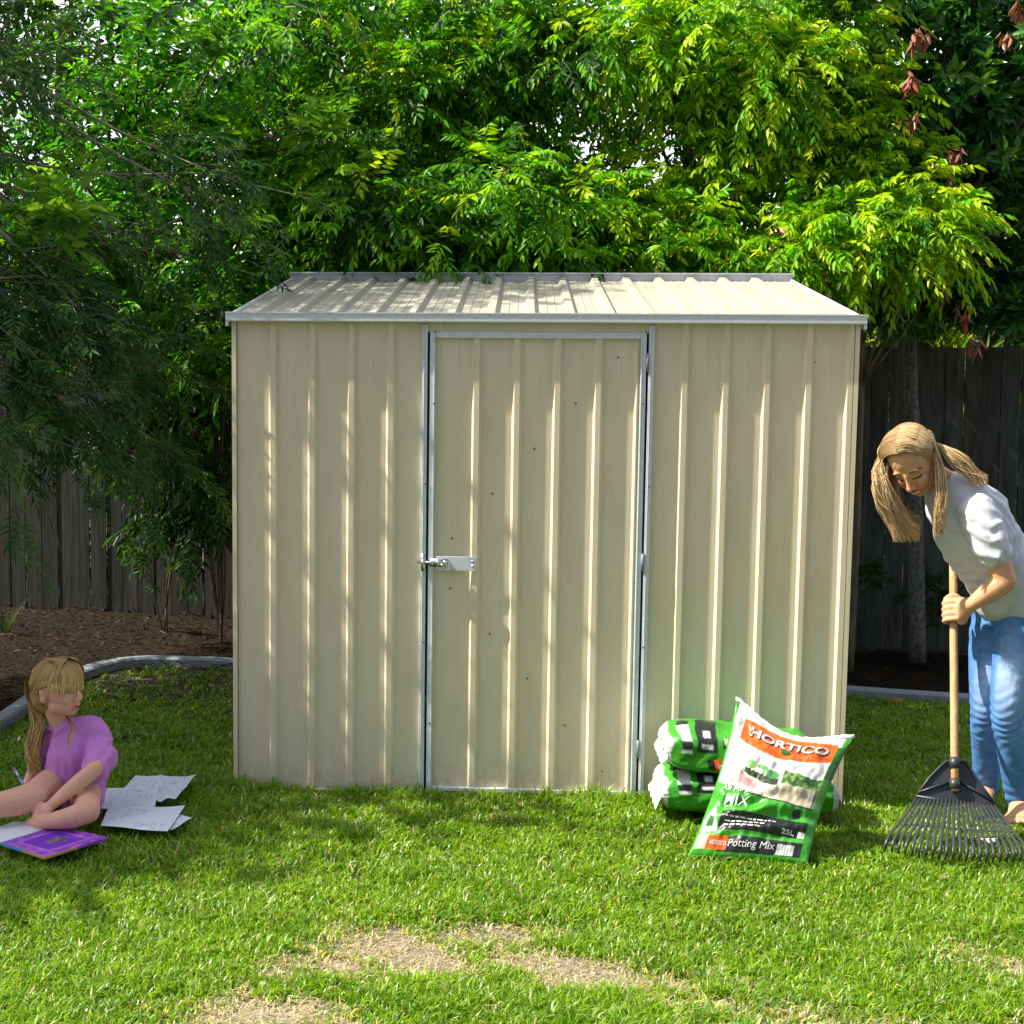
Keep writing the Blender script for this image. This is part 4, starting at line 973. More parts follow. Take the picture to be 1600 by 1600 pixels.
# belt line and seam
mb = MB(); o = P(1585, 925, -.265)
HA = [(.46, .29, .12), (.58, .39, .18), (.68, .49, .25), (.38, .22, .08), (.78, .61, .36)]
def Hd(a, b_, f, k=1.0, c=None, M=None): return (hc if c is None else c)+(np.array([a, b_, f])*k)@(HM if M is None else M)
b = Blob()
b.ell(Hd(0, .036, -.022), (.081, .094, .094), HM); b.ell(Hd(0, -.01, -.055), (.070, .075, .055), HM)
V, F, N = b.mesh(.005, 3)
L = (V-hc)@HM.T; keep_in = (L[:, 2] > .045) & (L[:, 1] < .062)
V = V-N*np.where(keep_in, .022, 0)[:, None]
mobj('hair_cap', V, F, M_HAIR, W0, np.tile((.36, .20, .10), (len(V), 1))*(1+.3*fbm(V, (60, 60, 60), 1, 2))[:, None], True)
paths = []
dn = np.array([0, 0, -1.])
for i in range(2600):
    s = random.choice([-1, 1]); f0 = random.uniform(-.085, .070); ff = f0/.1
    # start on the parting, sweep over the skull to the side
    pts = []
    side_r = .083*math.sqrt(max(.15, 1-ff*ff*.8)); up = .098*math.sqrt(max(.2, 1-ff*ff))
    fin = 1.5 if s < 0 else 1.62
    for q in (.0, .35, .8, 1.25, fin):
        pts.append(Hd(s*side_r*math.sin(q)*(1.03 if s > 0 else 1.0+.30*q/1.5), .036+up*math.cos(q), f0*(1-.25*q/1.6)-.012*q+random.uniform(-.002, .002)))
    e = pts[-1]
    if s < 0:       # image left: a full curtain hanging from the head
        tip = P(random.uniform(1396, 1438), random.uniform(822, 848), -.42+random.uniform(-.05, .07)); mid = P(random.uniform(1364, 1388), random.uniform(745, 785), -.42+random.uniform(-.05, .05))
        if random.random() < .25: mid = P(random.uniform(1388, 1408), random.uniform(775, 800), -.34+random.uniform(-.04, .03)); tip = P(random.uniform(1410, 1441), random.uniform(805, 838), -.36+random.uniform(-.04, .04))
        pts += [mid, tip]
    else:
        if random.random() < .58 or f0 > .02:   # in front of the near shoulder
            if f0 > .0: pts[-1] = Hd(.082, .012+random.uniform(-.006, .012), -.028)
            tip = P(random.uniform(1458, 1476), random.uniform(800, 838), -.50+random.uniform(-.02, .02)); mid = P(random.uniform(1462, 1480), random.uniform(755, 775), -.47+random.uniform(-.02, .02)); pts += [mid, tip]
        else:                     # thrown over the back of the shoulder
            mid = P(random.uniform(1488, 1514), random.uniform(712, 733), -.42+random.uniform(-.04, .02)); tip = P(random.uniform(1520, 1545), random.uniform(742, 760), -.43+random.uniform(-.04, .02)); pts = pts[:3]+[Hd(.070, .02, -.062), mid, tip]
    paths.append(pts)
strands('hair', M_HAIR, W0, paths, .0011, HA, 16, 3)

# ------------------------------------------------------------------ rake
HB = H(1492, 1236); HT = H(1489, 852)
rk = empty('leaf_rake', (HB[0], -.52, 0), 'black plastic fan rake with a wooden handle held by the woman', 'rake')
M_WOODH = bark_mat('handle_wood', (.52, .27, .11), (.68, .38, .17), (40, 40, 5)); M_WOODH.node_tree.nodes['Principled BSDF'].inputs['Roughness'].default_value = .45
M_BLACK = simple('black_plastic', (.035, .038, .045), .42, 0, 60, .2, .15, .001)
mb = MB(); mb.tube([HB+(HT-HB)*t for t in np.linspace(0, 1, 8)], [.0125]+[.0135]*6+[.0125], 16); mb.obj('handle', M_WOODH, rk, True)
# the fan plane
def RP(u, v):
    """point of the rake head, which slopes from the socket down to the tips"""
    Y = -.5
    for _ in range(8): p = P(u, v, Y); Y = -.565+.45*p[2]+.028
    return P(u, v, Y)
out = [(1478, 1190), (1507, 1190), (1515, 1200), (1535, 1230), (1555, 1257), (1520, 1257), (1492, 1254), (1460, 1249), (1431, 1244), (1452, 1215), (1470, 1197)]
TP = np.array([RP(*q) for q in out]); nn = nrm(np.cross(RP(1555, 1257)-RP(1478, 1190), RP(1431, 1244)-RP(1478, 1190))); nn = nn if nn[1] < 0 else -nn
k = len(TP); th = .006
mb = MB(); c0 = TP.mean(0)
Vv = list(TP)+list(TP-nn*th); mb.add(Vv, [tuple(range(k)), tuple(range(2*k-1, k-1, -1))]+[(i, k+i, k+(i+1) % k, (i+1) % k) for i in range(k)])
hd = mb.obj('rake_head', M_BLACK, rk)
bm = bmesh.new(); bm.from_mesh(hd.data); bmesh.ops.recalc_face_normals(bm, faces=bm.faces); bm.to_mesh(hd.data); bm.free()
mb = MB()
rim = [TP[i]+nn*.003 for i in (8, 9, 10, 0, 1, 2, 3, 4)]; mb.tube(rim, .0045, 6); mb.tube([TP[4]+nn*.003, TP[6]+nn*.003, TP[8]+nn*.003], .005, 6)
mb.tube([RP(1435, 1238)+nn*.004, RP(1484, 1222)+nn*.006], .004, 6); mb.tube([RP(1500, 1222)+nn*.006, RP(1551, 1252)+nn*.004], .004, 6); mb.obj('rib', M_BLACK, rk, True)
a = HB+(HT-HB)*.115; 
mb = MB(); dv = nrm(HT-HB); mb.tube([HB+dv*.075, HB+dv*.112], .0175, 16); mb.tube([HB+dv*.006, HB+dv*.040], .0175, 16)
mb.obj('socket', M_BLACK, rk, True)
NT = 22
for i in range(NT):
    t = i/(NT-1); s0 = RP(1433+t*120, 1246+t*11-3*math.sin(t*PI)); u1 = 1384+t*222; v1 = 1316+16*math.sin(min(1, t*1.2)*PI*.5)+2
    e = G(u1, v1, .022); m1 = s0*.15+e*.85; m1[2] += .012
    # the last centimetres bend down into the grass
    mb = MB(); path = smooth_path([s0, s0*.5+e*.5+nn*.004, m1, e, e+[0, .010, -.030]], 12); mb.tube(path, [(.0052, .0026)]*10+[(.0042, .0024), (.0025, .0018)], 6, nn); mb.obj('tine', M_BLACK, rk, True)
mb = MB(); pts = []
for t in np.linspace(0, 1, 20):
    s0 = RP(1433+t*120, 1246+t*11-3*math.sin(t*PI)); u1 = 1384+t*222; v1 = 1316+16*math.sin(min(1, t*1.2)*PI*.5)+2; e = G(u1, v1, .022); pts.append(s0*.42+e*.58+nn*.004)
mb.tube(pts, [(.0065, .0025)]*20, 6, nn); mb.obj('cross_brace', M_BLACK, rk, True)

# ------------------------------------------------------------------ girl
g0 = G(105, 1290); G0 = empty('person', (g0[0], -.45, 0), 'little girl with long fair hair and a purple t-shirt sitting on the lawn', 'person'); G0['category'] = 'girl'
gc_ = P(91, 1080, -.52); GM = head_frame((.90, -.40, .06), (-.02, .02, 1)); GK = .86
pel = P(112, 1262, -.42); pel[2] = .10
tor = P(112, 1200, -.45); che = P(112, 1160, -.48); nek = P(97, 1138, -.49)
b = Blob(); add_head(b, gc_, GM, GK, True, False)
b.limb([nek, gc_+(np.array([0, -.05, -.03])*GK)@GM], [.034, .036])
b.limb([pel, tor, che, nek], [(.085, .065), (.068, .05), (.062, .045), (.036, .036)])
gsR = P(152, 1165, -.50); geR = P(150, 1200, -.62); gwR = P(80, 1258, -.72)         # arm at image right, reaching down to the left
b.limb([gsR+[-.01, .01, 0], geR], [.026, .026]); b.limb([geR, (geR*.55+gwR*.45), gwR], [.026, .026, .018])
gsL = P(70, 1160, -.48); geL = P(52, 1215, -.46); gwL = P(38, 1240, -.60)
b.limb([gsL, geL], [.026, .026]); b.limb([geL, gwL], [.027, .019])
# hands
def smallhand(w_, d, up, lens=(.034, .038, .036, .030), curl=.5, sgn=1):
    d = nrm(d); up = nrm(up-d*np.dot(up, d)); s = np.cross(d, up)*sgn; p = w_+d*.030
    b.limb([w_, p], [(.018, .014), (.025, .013)], up)
    for i in range(4):
        o = p+s*(i-1.5)*.0118; l_ = lens[i]; finger(b, [o, o+d*l_*.55-up*l_*.12*curl, o+d*l_*.9-up*l_*.45*curl, o+d*l_*.98-up*l_*.8*curl], .0068)
    o = w_+d*.012-s*.018; finger(b, [o, o+d*.018-s*.014-up*.004, o+d*.036-s*.016-up*.010], .0075)
smallhand(gwR, gwR-geR+np.array([-.02, -.02, -.01]), np.array([.3, -.4, 1.]), curl=.9, sgn=-1)
smallhand(gwL, gwL-geL+np.array([-.02, -.06, .02]), np.array([0, -.2, 1.]), curl=1.1, sgn=1)
# crossed legs: image left leg stretches out of frame, image right leg folded with the knee out
knL = P(48, 1240, -.66); ftL = P(-45, 1262, -.74)
b.limb([pel+[-.05, -.02, 0], knL*.5+pel*.5+[0, 0, .02], P(52, 1246, -.68)], [.060, .054, .046]); b.limb([P(52, 1246, -.68), P(10, 1256, -.74), P(-60, 1264, -.76)], [.050, .043, .028])
b.limb([P(-60, 1268, -.76), P(-95, 1262, -.80)], [.026, .02])
knR = P(136, 1268, -.72); b.limb([pel+[.05, -.02, 0], (pel+knR)/2+[.02, 0, .01], knR], [.060, .050, .040]); b.limb([knR, P(108, 1278, -.78), P(72, 1284, -.76)], [.040, .034, .024])
b.limb([P(72, 1284, -.76), P(50, 1286, -.72)], [.025, .02])
V, F, N = b.mesh(.0036, 4)
cols = np.tile(SKIN_G, (len(V), 1))*(1+.04*fbm(V, (25, 25, 25), 8, 2))[:, None]
V = paint_head(V, N, cols, gc_, GM, GK, (.45, .28, .14), (.70, .28, .25), True, False)
V[:, 2] = np.maximum(V[:, 2], .004)
mobj('body', V, F, M_SKIN, G0, cols, True)
b = Blob()
b.limb([P(112, 1268, -.47), P(112, 1215, -.48), P(112, 1165, -.49), P(100, 1140, -.495)], [(.115, .105), (.104, .092), (.096, .080), (.050, .048)], n=20)
b.limb([P(82, 1152, -.47), P(110, 1150, -.49), P(142, 1138, -.49), gsR+[.008, 0, .02]], [.040, .050, .046, .044])
b.limb([gsR+[-.0, 0, .01], P(157, 1185, -.55), P(152, 1200, -.59)], [.052, .053, .050]); b.limb([P(150, 1190, -.52), P(150, 1232, -.50)], [.038, .03])
b.limb([P(75, 1155, -.47), P(66, 1195, -.46)], [.046, .050])
b.limb([P(80, 1225, -.50), P(66, 1260, -.58), P(70, 1276, -.66)], [.05, .035, .018]); b.limb([P(145, 1235, -.48), P(150, 1250, -.52)], [.045, .03])
def gfold(V, N, cols):
    # long soft folds fall from the shoulders and gather towards the lap
    x = V[:, 0]-(112-800)/2390*5.0; z = V[:, 2]; msk = np.clip(.45+1.3*fbm(V, (9, 9, 5), 12, 2), 0, 1); d = .0095*msk*rid((x*1.0-z*(.35+.5*np.clip(x*4, -1, 1)))*150+fbm(V, (10, 10, 10), 3, 2)*5)*np.clip((.45-z)*6, .25, 1)
    d += .0022*(1-msk)*np.sin((x+z*.3)*190+1+fbm(V, (12, 12, 12), 6, 2)*4)*np.clip((.40-z)*6, 0, 1); return d, cols
gs = cloth('t_shirt', b, .0045, G0, (.60, .22, .64), gfold, 3, 7.0, .003, (16, 16, 16), .03)
# hair
b = Blob(); b.ell(gc_+(np.array([0, .036, -.018])*GK)@GM, np.array([.086, .092, .098])*GK, GM); b.ell(gc_+(np.array([0, -.01, -.055])*GK)@GM, np.array([.072, .08, .06])*GK, GM)
V, F, N = b.mesh(.005, 3); L = ((V-gc_)@GM.T)/GK; keep_in = (L[:, 2] > .03) & (L[:, 1] < .05) | (np.abs(L[:, 0]) > .05) & (L[:, 1] < .03) & (L[:, 2] > -.03); V = V-N*np.where(keep_in, .018, 0)[:, None]
GH = [(.54, .31, .10), (.68, .45, .17), (.40, .21, .06), (.78, .58, .28)]
mobj('hair_cap', V, F, M_HAIR, G0, np.tile((.40, .24, .10), (len(V), 1))*(1+.3*fbm(V, (60, 60, 60), 1, 2))[:, None], True)
def Gd(a, b_, f): return gc_+(np.array([a, b_, f])*GK)@GM
paths = []
for i in range(1900):
    r_ = random.random(); s = random.choice([-1, 1])
    if r_ < .34:                                  # fringe falling forward over the brow
        a0 = random.uniform(-.074, .074); paths.append([Gd(a0*.5, .128, -.01), Gd(a0*.85, .118, .045), Gd(a0*1.1, .080, .083*math.sqrt(1-min(.95, (a0*1.1/.09)**2))+.005), Gd(a0*1.22, random.uniform(.030, .052), .096*math.sqrt(1-min(.93, (a0*1.15/.09)**2))), Gd(a0*1.28, random.uniform(-.004, .024), .094*math.sqrt(1-min(.93, (a0*1.2/.09)**2)))])
    elif r_ < .66:                                # combed back over the side of the head
        f0 = random.uniform(-.06, .075); q = random.uniform(.0, .03)
        pts = [Gd(s*.006, .130, f0*.8), Gd(s*.056, .104, f0*.9), Gd(s*.085, .055, f0*.9-.01), Gd(s*.084, .02+q, f0*.3-.045), Gd(s*.055, -.01+q, -.088), Gd(s*.012, -.03, -.104)]; paths.append(pts)
    else:                                         # loose length down her back
        t = random.random(); pts = [Gd(s*.02, .125, -.04), Gd(s*random.uniform(.02, .065), .05, -.10), Gd(s*random.uniform(.0, .05), -.03, -.112)]
        pts += [P(60+random.uniform(-12, 10), 1135+random.uniform(-6, 6), -.50+random.uniform(-.03, .05)), P(50+random.uniform(-12, 12), 1175+random.uniform(-6, 6), -.50+random.uniform(-.05, .03)), P(54+random.uniform(-10, 12), 1200+random.uniform(-14, 10), -.52+random.uniform(-.04, .03))]; paths.append(pts)
for i in range(12):
    paths.append([Gd(.03, -.06, -.03), P(113+random.uniform(-3, 3), 1134, -.57), P(111+random.uniform(-6, 6), 1148, -.585), P(106+random.uniform(-8, 8), 1166+random.uniform(-5, 5), -.59)])
strands('hair', M_HAIR, G0, paths, .0012, GH, 14, 3)
# ================================================================== text helper
def text_mesh(s, bold=0.0):
    cu = bpy.data.curves.new('t', 'FONT'); cu.body = s; cu.size = 1; cu.offset = bold; cu.resolution_u = 3
    o = bpy.data.objects.new('t', cu); C.objects.link(o); dg = bpy.context.evaluated_depsgraph_get()
    me = bpy.data.meshes.new_from_object(o.evaluated_get(dg))
    V = np.array([v.co[:] for v in me.vertices]); F = [tuple(p.vertices) for p in me.polygons]
    bpy.data.objects.remove(o); bpy.data.curves.remove(cu); bpy.data.meshes.remove(me)
    V[:, 0] -= V[:, 0].min(); V[:, 1] -= V[:, 1].min(); w_ = V[:, 0].max(); h_ = V[:, 1].max(); V[:, 0] /= w_; V[:, 1] /= h_
    return V, F
def put_text(mb, s, fn, u0, v0, u1, v1, col, bold=0.0, arc=None):
    """lay lettering on a surface: fn(u, v) gives the point just above the print"""
    V, F = text_mesh(s, bold); out = []
    for x, y, _ in V:
        uu = u0+(u1-u0)*x; vv = v0+(v1-v0)*y
        if arc: vv += arc(x)
        out.append(fn(uu, vv))
    mb.add(out, F, col)

GRN = (.045, .31, .022); DGR = (.015, .13, .01); WHT = (.64, .64, .64); ORG = (.85, .12, .01); BLK = (.018, .02, .022)
def vnoise(u, v): return mnoise.noise(Vector((u, v, 3.3)))
# ------------------------------------------------------------------ upright potting mix bag
BL, BR, TL, TR = G(1075, 1328), G(1262, 1341), P(1151, 1094, -.45), P(1332, 1153, -.49)
BL[2] = BR[2] = -.018
def bagpt(u, v, side=1, off=0.0):
    e = (1-v)*((1-u)*BL+u*BR)+v*((1-u)*TL+u*TR)
    # the top seam sags between its corners, the sides draw in
    sag = .070*math.sin(PI*min(1, max(0, u)))**1.2*v**3; upv = nrm(TL-BL); rt = nrm(BR-BL)
    e = e-upv*sag; e = e+rt*(.018*(1 if u < .5 else -1)*math.sin(PI*v)*abs(2*u-1)**2)
    e = e+rt*.022*math.sin(PI*v)*(2*u-1)*0
    nb = nrm(np.cross(rt, upv)); nb = nb if nb[1] < 0 else -nb
    bu = max(0, math.sin(PI*u))**.45*max(0, math.sin(PI*min(1, v*1.0)))**.55
    # folds: drag lines from the corners and across the slumped lower half
    w_ = .011*math.sin(v*46+2.2*math.sin(u*5+1)+vnoise(u*3, v*3)*5)*math.exp(-((v-.28)/.17)**2)+.006*math.sin((u+v*.6)*26)*math.exp(-((v-.85)/.10)**2)*(.4+abs(2*u-1))+.012*vnoise(u*4, v*4)+.0075*vnoise(u*11, v*9)+.004*vnoise(u*24, v*17)
    t = (.070 if side > 0 else .040)*bu*(1.15-.45*v)+w_*(bu**.5)
    return e+nb*side*(t+off)
BN = 120; BMm = 170
def bagcol(u, v):
    n_ = vnoise(u*9, v*9)
    # curved boundaries
    cv = .455-.10*(u-.05)-.035*math.sin(PI*u)           # top of the green field
    c = GRN
    if v < .115+.01*u: c = BLK if .22 < u < .93 and v > .028 else GRN
    if .04 < v < .118 and .03 < u < .30: c = ORG if u > .12 else (.85, .60, .45)
    if .72 < u < .86 and .03 < v < .10: c = WHT if (u*160 % 2) > .5 else (.3, .3, .3)
    if .148 < v < .262 and .17 < u < .95: c = BLK
    if .14 < v < .30 and u < .17: c = WHT if abs(u-.09) < (.30-v)*.6 else GRN
    if .17 < v < .235 and abs(u-.09) < .03: c = DGR
    if .155 < v < .20 and .86 < u < .92: c = WHT
    if .285 < v < .35 and (u-.80)**2*1.0+((v-.315)*1.3)**2 < .0016: c = BLK
    if v > cv: c = BLK if v < cv+.012 and u > .12 else WHT
    if v > cv+.012:
        # printed picture: pot, timber planter, leaves
        vv = v-cv
        if u < .26 and .03 < vv < .25: c = tuple(np.array((.28, .45, .80))*(1-min(1, u/.26))+np.array(WHT)*min(1, u/.26))
        if .14 < u < .62 and vv < .15-.03*abs(u-.38)*4: c = (.60, .50, .40) if (vv*60+n_*2) % 3 > 1 else (.72, .62, .52)
        if .22 < u < .42 and .045 < vv < .12 and n_ > .0: c = (.62, .26, .28)
        if .25 < u < .56 and .13+.04*n_ < vv < .16+.05*abs(vnoise(u*14, 2)): c = (.03, .05, .02)
        if ((u-.47)/.075)**2+((vv-.185)/.035)**2 < 1+n_: c = (.07, .26, .08)
        if ((u-.30)/.04)**2+((vv-.20)/.035)**2 < 1+n_: c = (.20, .42, .10)
        if ((u-.40)/.05)**2+((vv-.215)/.02)**2 < 1: c = (.10, .30, .08)
        if u > .60 and vv < .185: c = (.42, .38, .27) if vv < .145 else (.03, .04, .02)
        if .90 < u < .92 and vv < .15: c = (.12, .11, .08)
        if u > .58 and .145+.02*n_ < vv < .245+.03*n_: c = (.05, .12, .03) if n_+vnoise(u*30, v*30) < .0 else (.20, .32, .08)
        # orange lozenge with the brand lettering
        x = (u-.52)/.41; yb = .715+.050*abs(x)**2.2; yt = .955-.045*abs(x)**2.2
        if abs(x) < 1 and yb < v < yt+.01 and abs(x) < 1-.0: c = ORG
    if v > .972: c = WHT
    if u > .955 or (u > .93 and v < .9 and v > .0): c = GRN if v < .62 or v > .9 else DGR
    if u < .03: c = GRN
    return c
M_BAG = M_PLASTIC_FILM
def make_bag():
    V = []; K = []; F = []
    us = np.linspace(0, 1, BN); vs = np.linspace(0, 1, BMm)
    for v in vs:
        for u in us: V.append(bagpt(u, v, 1)); K.append(bagcol(u, v))
    for v in vs:
        for u in us: V.append(bagpt(u, v, -1)); K.append(GRN if .1 < v < .93 else WHT)
    o = BN*BMm
    for j in range(BMm-1):
        for i in range(BN-1):
            a = j*BN+i; F.append((a, a+1, a+BN+1, a+BN)); F.append((o+a, o+a+BN, o+a+BN+1, o+a+1))
    for j in range(BMm-1):
        a = j*BN; F.append((a, a+BN, o+a+BN, o+a)); a = j*BN+BN-1; F.append((a, o+a, o+a+BN, a+BN))
    for i in range(BN-1):
        F.append((i, o+i, o+i+1, i+1)); a = (BMm-1)*BN+i; F.append((a, a+1, o+a+1, o+a))
    root = empty('potting_mix_bag', (BL+BR)/2, 'bulging green, white and orange potting mix bag leaning on the stacked bags', 'bag')
    mobj('sack', V, F, M_BAG, root, np.array(K))
    # crimped seams at the top and side
    mb = MB()
    seam = [bagpt(u, 1, 1)+nrm(TL-BL)*(.006+.002*math.sin(u*70)) for u in np.linspace(-.01, 1.012, 26)]; mb.tube(seam, [(.0018, .0085)]*26, 6, nrm(TL-BL), True, (.85, .85, .84)); mb.obj('seam', M_BAG, root, True, True)
    mb = MB(); fn = lambda u, v: bagpt(u, v, 1, .0030)
    arc = lambda x: -.035*abs(2*x-1)**2*.0+.018*math.sin(PI*x)*0
    fs = lambda u, v: bagpt(u+.008, v-.007, 1, .0022)
    def pt_(*a, **k):
        m_ = MB(); put_text(m_, *a, **k); m_.obj('lettering', INKM, root, False, True)
    INKM = attr_mat('print_ink', .4, 60, .05, 0)
    pt_('HORTICO', fs, .19, .815, .87, .90, (.05, .02, .01), .035)
    pt_('HORTICO', fn, .19, .815, .87, .90, WHT, .03)
    for i, q in enumerate(np.linspace(0, 2*PI, 6)[:-1]):
        V = [fn(.53+.030*math.cos(a)*(1 if i else 1)+.016*math.cos(q), .785+.012*math.sin(a)+.009*math.sin(q)) for a in np.linspace(0, 2*PI, 9)[:-1]]; mb.add(V, [tuple(range(8))], (.015, .13, .02))
    pt_('All Purpose', fn, .10, .385, .46, .425, WHT, .01); pt_('MIX', fn, .16, .305, .38, .37, WHT, .005)
    for k in range(3):                                   # fine print, too small to read
        x = .22; m_ = MB()
        while x < .64-.07*k:
            w_ = random.uniform(.018, .05); v_ = .225-.024*k; m_.add([fn(x, v_), fn(x+w_, v_), fn(x+w_, v_+.009), fn(x, v_+.009)], [(0, 1, 2, 3)], WHT); x += w_+.012
        m_.obj('fine_print', INKM, root, False, True)
    pt_('25L', fn, .72, .165, .83, .195, WHT, .03); pt_('Potting Mix', fn, .31, .044, .70, .100, WHT, .0); pt_('HORTICO', fn, .15, .062, .29, .088, WHT, .02)
    pt_('HORTICO', fn, .68, .552, .88, .572, (.05, .15, .03), .02)
    pass
    mb.obj('leaf_emblem', INKM, root, False, True)
make_bag()

# ------------------------------------------------------------------ two bags lying in a stack against the wall
def lying_bag(z0, label, seed, x0=1033, x1=1300, yaw=.03, dz=.0, flip=0):
    A = P(x0, 1240, -.30)[0]; B = P(x1, 1240, -.30)[0]; y0, y1 = -.41, -.115; h = .145
    nu, nv = 110, 90; V = []; K = []; F = []
    def sp(s, a):
        """s along the bag 0..1, a round its section"""
        e = 1-abs(2*s-1)**9; e2 = max(0, e)**.5; hw = (y1-y0)/2*(.93+.07*e2); hh = h/2*(e2*.97+.03)
        ca, sa = math.cos(a), math.sin(a); p = 3.6
        r = (abs(ca)**p+abs(sa)**p)**(-1/p)
        y = (y0+y1)/2+hw*r*ca; z = z0+h/2+hh*r*sa*(1+.06*vnoise(s*3+seed, a))+(.012*math.sin(a*2+seed) if z0 > .05 else 0)*e2
        x = A+(B-A)*s; w_ = .010*vnoise(s*6+seed, a*2)+.004*vnoise(s*20+seed, a*5)+.0028*math.sin(s*40+3*math.sin(a*2+seed))*abs(2*s-1)**2
        z -= .012*(s-.5)*2*(1 if z0 > .05 else 0)
        return np.array([x+w_, y-.05*(s-.5)+w_*ca, max(.003, z+w_*sa)])
    def cl(s, a):
        # a: -pi is towards the camera (ca<0)
        aa = (a-PI+PI) % (2*PI); fa = (aa-PI)/PI   # 0 at the front face, grows downwards
        if s < .045 or s > .955: return WHT
        if fa > .40 and z0 < .05: return (.75, .72, .62) if s < .18 else (.80, .60, .04)
        # front and top graphics; fa<0 : up onto the top
        if .10 < s < .17 and -.55 < fa < -.04: return WHT if -.38 < fa < -.16 or fa > -.08 else BLK
        if .21 < s < .34 and -.50 < fa < -.06:
            return WHT if (-.15 < fa < -.09 and .23 < s < .32) or (-.27 < fa < -.21 and .25 < s < .30) else BLK
        if .28 < s < .33 and .04 < fa < .17: return BLK
        if .33 < s < .52 and .02 < fa < .18: return ORG
        if .38 < s < .46 and -.22 < fa < -.12: return BLK if abs(s-.42) > .028 or abs(fa+.17) > .03 else WHT
        if .50 < s < .60 and -.26 < fa < -.10: return BLK if abs(s-.55) > .032 else WHT
        return GRN
    for i in range(nu):
        for j in range(nv): s = i/(nu-1); a = 2*PI*j/nv; V.append(sp(s, a)); K.append(cl(s, a))
    for i in range(nu-1):
        for j in range(nv): F.append((i*nv+j, i*nv+(j+1) % nv, (i+1)*nv+(j+1) % nv, (i+1)*nv+j))
    F += [tuple(range(nv))[::-1], tuple((nu-1)*nv+j for j in range(nv))]
    root = empty('potting_mix_bag', ((A+B)/2, (y0+y1)/2, z0), label, 'bag', 'potting mix bags stacked against the shed')
    o = mobj('sack', V, F, M_BAG, root, np.array(K)); bm = bmesh.new(); bm.from_mesh(o.data); bmesh.ops.recalc_face_normals(bm, faces=bm.faces); bm.to_mesh(o.data); bm.free()
    # flat crimped ends
    for sgn, X in ((-1, A), (1, B)):
        mb = MB(); k = 22; rows = []
        for q in (0, 1, 2):
            rows.append([np.array([X+sgn*(q*.011-.004), y0+(y1-y0)*t, z0+h/2+.006*math.sin(t*23+seed+q)-.012*q*(1 if z0 > .05 else 1.6)-.0*q]) for t in np.linspace(.02, .98, k)])
        Vv = [p for r in rows for p in r]; Vv += [p-[0, 0, .0018] for p in Vv]; n3 = 3*k
        Ff = [(q*k+i, q*k+i+1, (q+1)*k+i+1, (q+1)*k+i) for q in range(2) for i in range(k-1)]+[(n3+q*k+i, n3+(q+1)*k+i, n3+(q+1)*k+i+1, n3+q*k+i+1) for q in range(2) for i in range(k-1)]
        mb.add(Vv, Ff, (.84, .84, .82)); mb.obj('end_seam', M_BAG, root, True, True)
    mb = MB()
    def fn(u, v): # front lettering
        p = sp(u, PI-(v)*PI*1.0+0); q = sp(u, PI-v*PI+.001); return p+np.array([0, -.0016, .0004])
    put_text(mb, 'HORTICO', fn, .345, -.13, .51, -.06, WHT, .03); 
    mb.obj('lettering', bpy.data.materials['print_ink'], root, False, True)
lying_bag(.002, 'green potting mix bag lying on the grass at the bottom of the stack', 1.3, 1028, 1302)
lying_bag(.142, 'green potting mix bag lying on top of another, behind the leaning bag', 4.1, 1036, 1262)

# ------------------------------------------------------------------ papers, book, pencil
PAPW = (.68, .75, .88); INK = (.14, .20, .36)  # white paper with the blue cast of the shade mixed into its colour
def sheet_obj(name, quad, label, cat, base, drawfn, curl=.012, n=34, seed=0, z=.045, group=None, thick=.0006):
    Q = [G(u, v, z+dz) for u, v, dz in quad]; V = []; K = []; F = []
    for j in range(n):
        for i in range(n):
            u, v = i/(n-1), j/(n-1); p = (1-v)*((1-u)*Q[0]+u*Q[1])+v*((1-u)*Q[3]+u*Q[2]); p = p.copy(); p[2] += curl*mnoise.noise(Vector((u*2.2+seed, v*2.2, seed)))+.6*curl*(u*2-1)**2*v
            V.append(p); K.append(drawfn(u, v))
    V = np.array(V); V2 = np.vstack([V, V-[0, 0, thick]]); m_ = n*n
    for j in range(n-1):
        for i in range(n-1): a = j*n+i; F += [(a, a+1, a+n+1, a+n), (m_+a, m_+a+n, m_+a+n+1, m_+a+1)]
    for i in range(n-1): F += [(i, m_+i, m_+i+1, i+1), ((n-1)*n+i, (n-1)*n+i+1, m_+(n-1)*n+i+1, m_+(n-1)*n+i), (i*n, (i+1)*n, m_+(i+1)*n, m_+i*n), (i*n+n-1, m_+i*n+n-1, m_+(i+1)*n+n-1, (i+1)*n+n-1)]
    o = mobj(name, V2, F, M_PAPER, None, np.array(K+K), False, loc=V.mean(0)); return tag(o, label, cat, group), V.reshape(n, n, 3)
def blank(seed, dens=.25):
    def f(u, v):
        a = mnoise.noise(Vector((u*16+seed, v*16, seed)))+.6*mnoise.noise(Vector((u*34, v*34+seed, 1.)))
        if .08 < u < .92 and .08 < v < .92 and abs(a) < .06 and mnoise.noise(Vector((u*3+seed, v*3, 0))) > -dens: return (.22, .32, .52)
        return PAPW
    return f
gp = 'drawing sheets on the lawn beside the girl'
sheet_obj('paper_sheet', [(165, 1270, .0), (242, 1260, 0), (252, 1212, .0), (212, 1212, 0)], 'white sheet covered with fine grey drawing, nearest behind the girl', 'paper', PAPW, blank(1.1, .4), .005, 70, 1, .050, gp)
sheet_obj('paper_sheet', [(243, 1250, -.0), (275, 1248, 0), (308, 1211, .0), (250, 1213, 0)], 'drawn white sheet with a rounded curled corner, farthest right', 'paper', PAPW, blank(5.2, .4), .012, 60, 5, .046, gp)
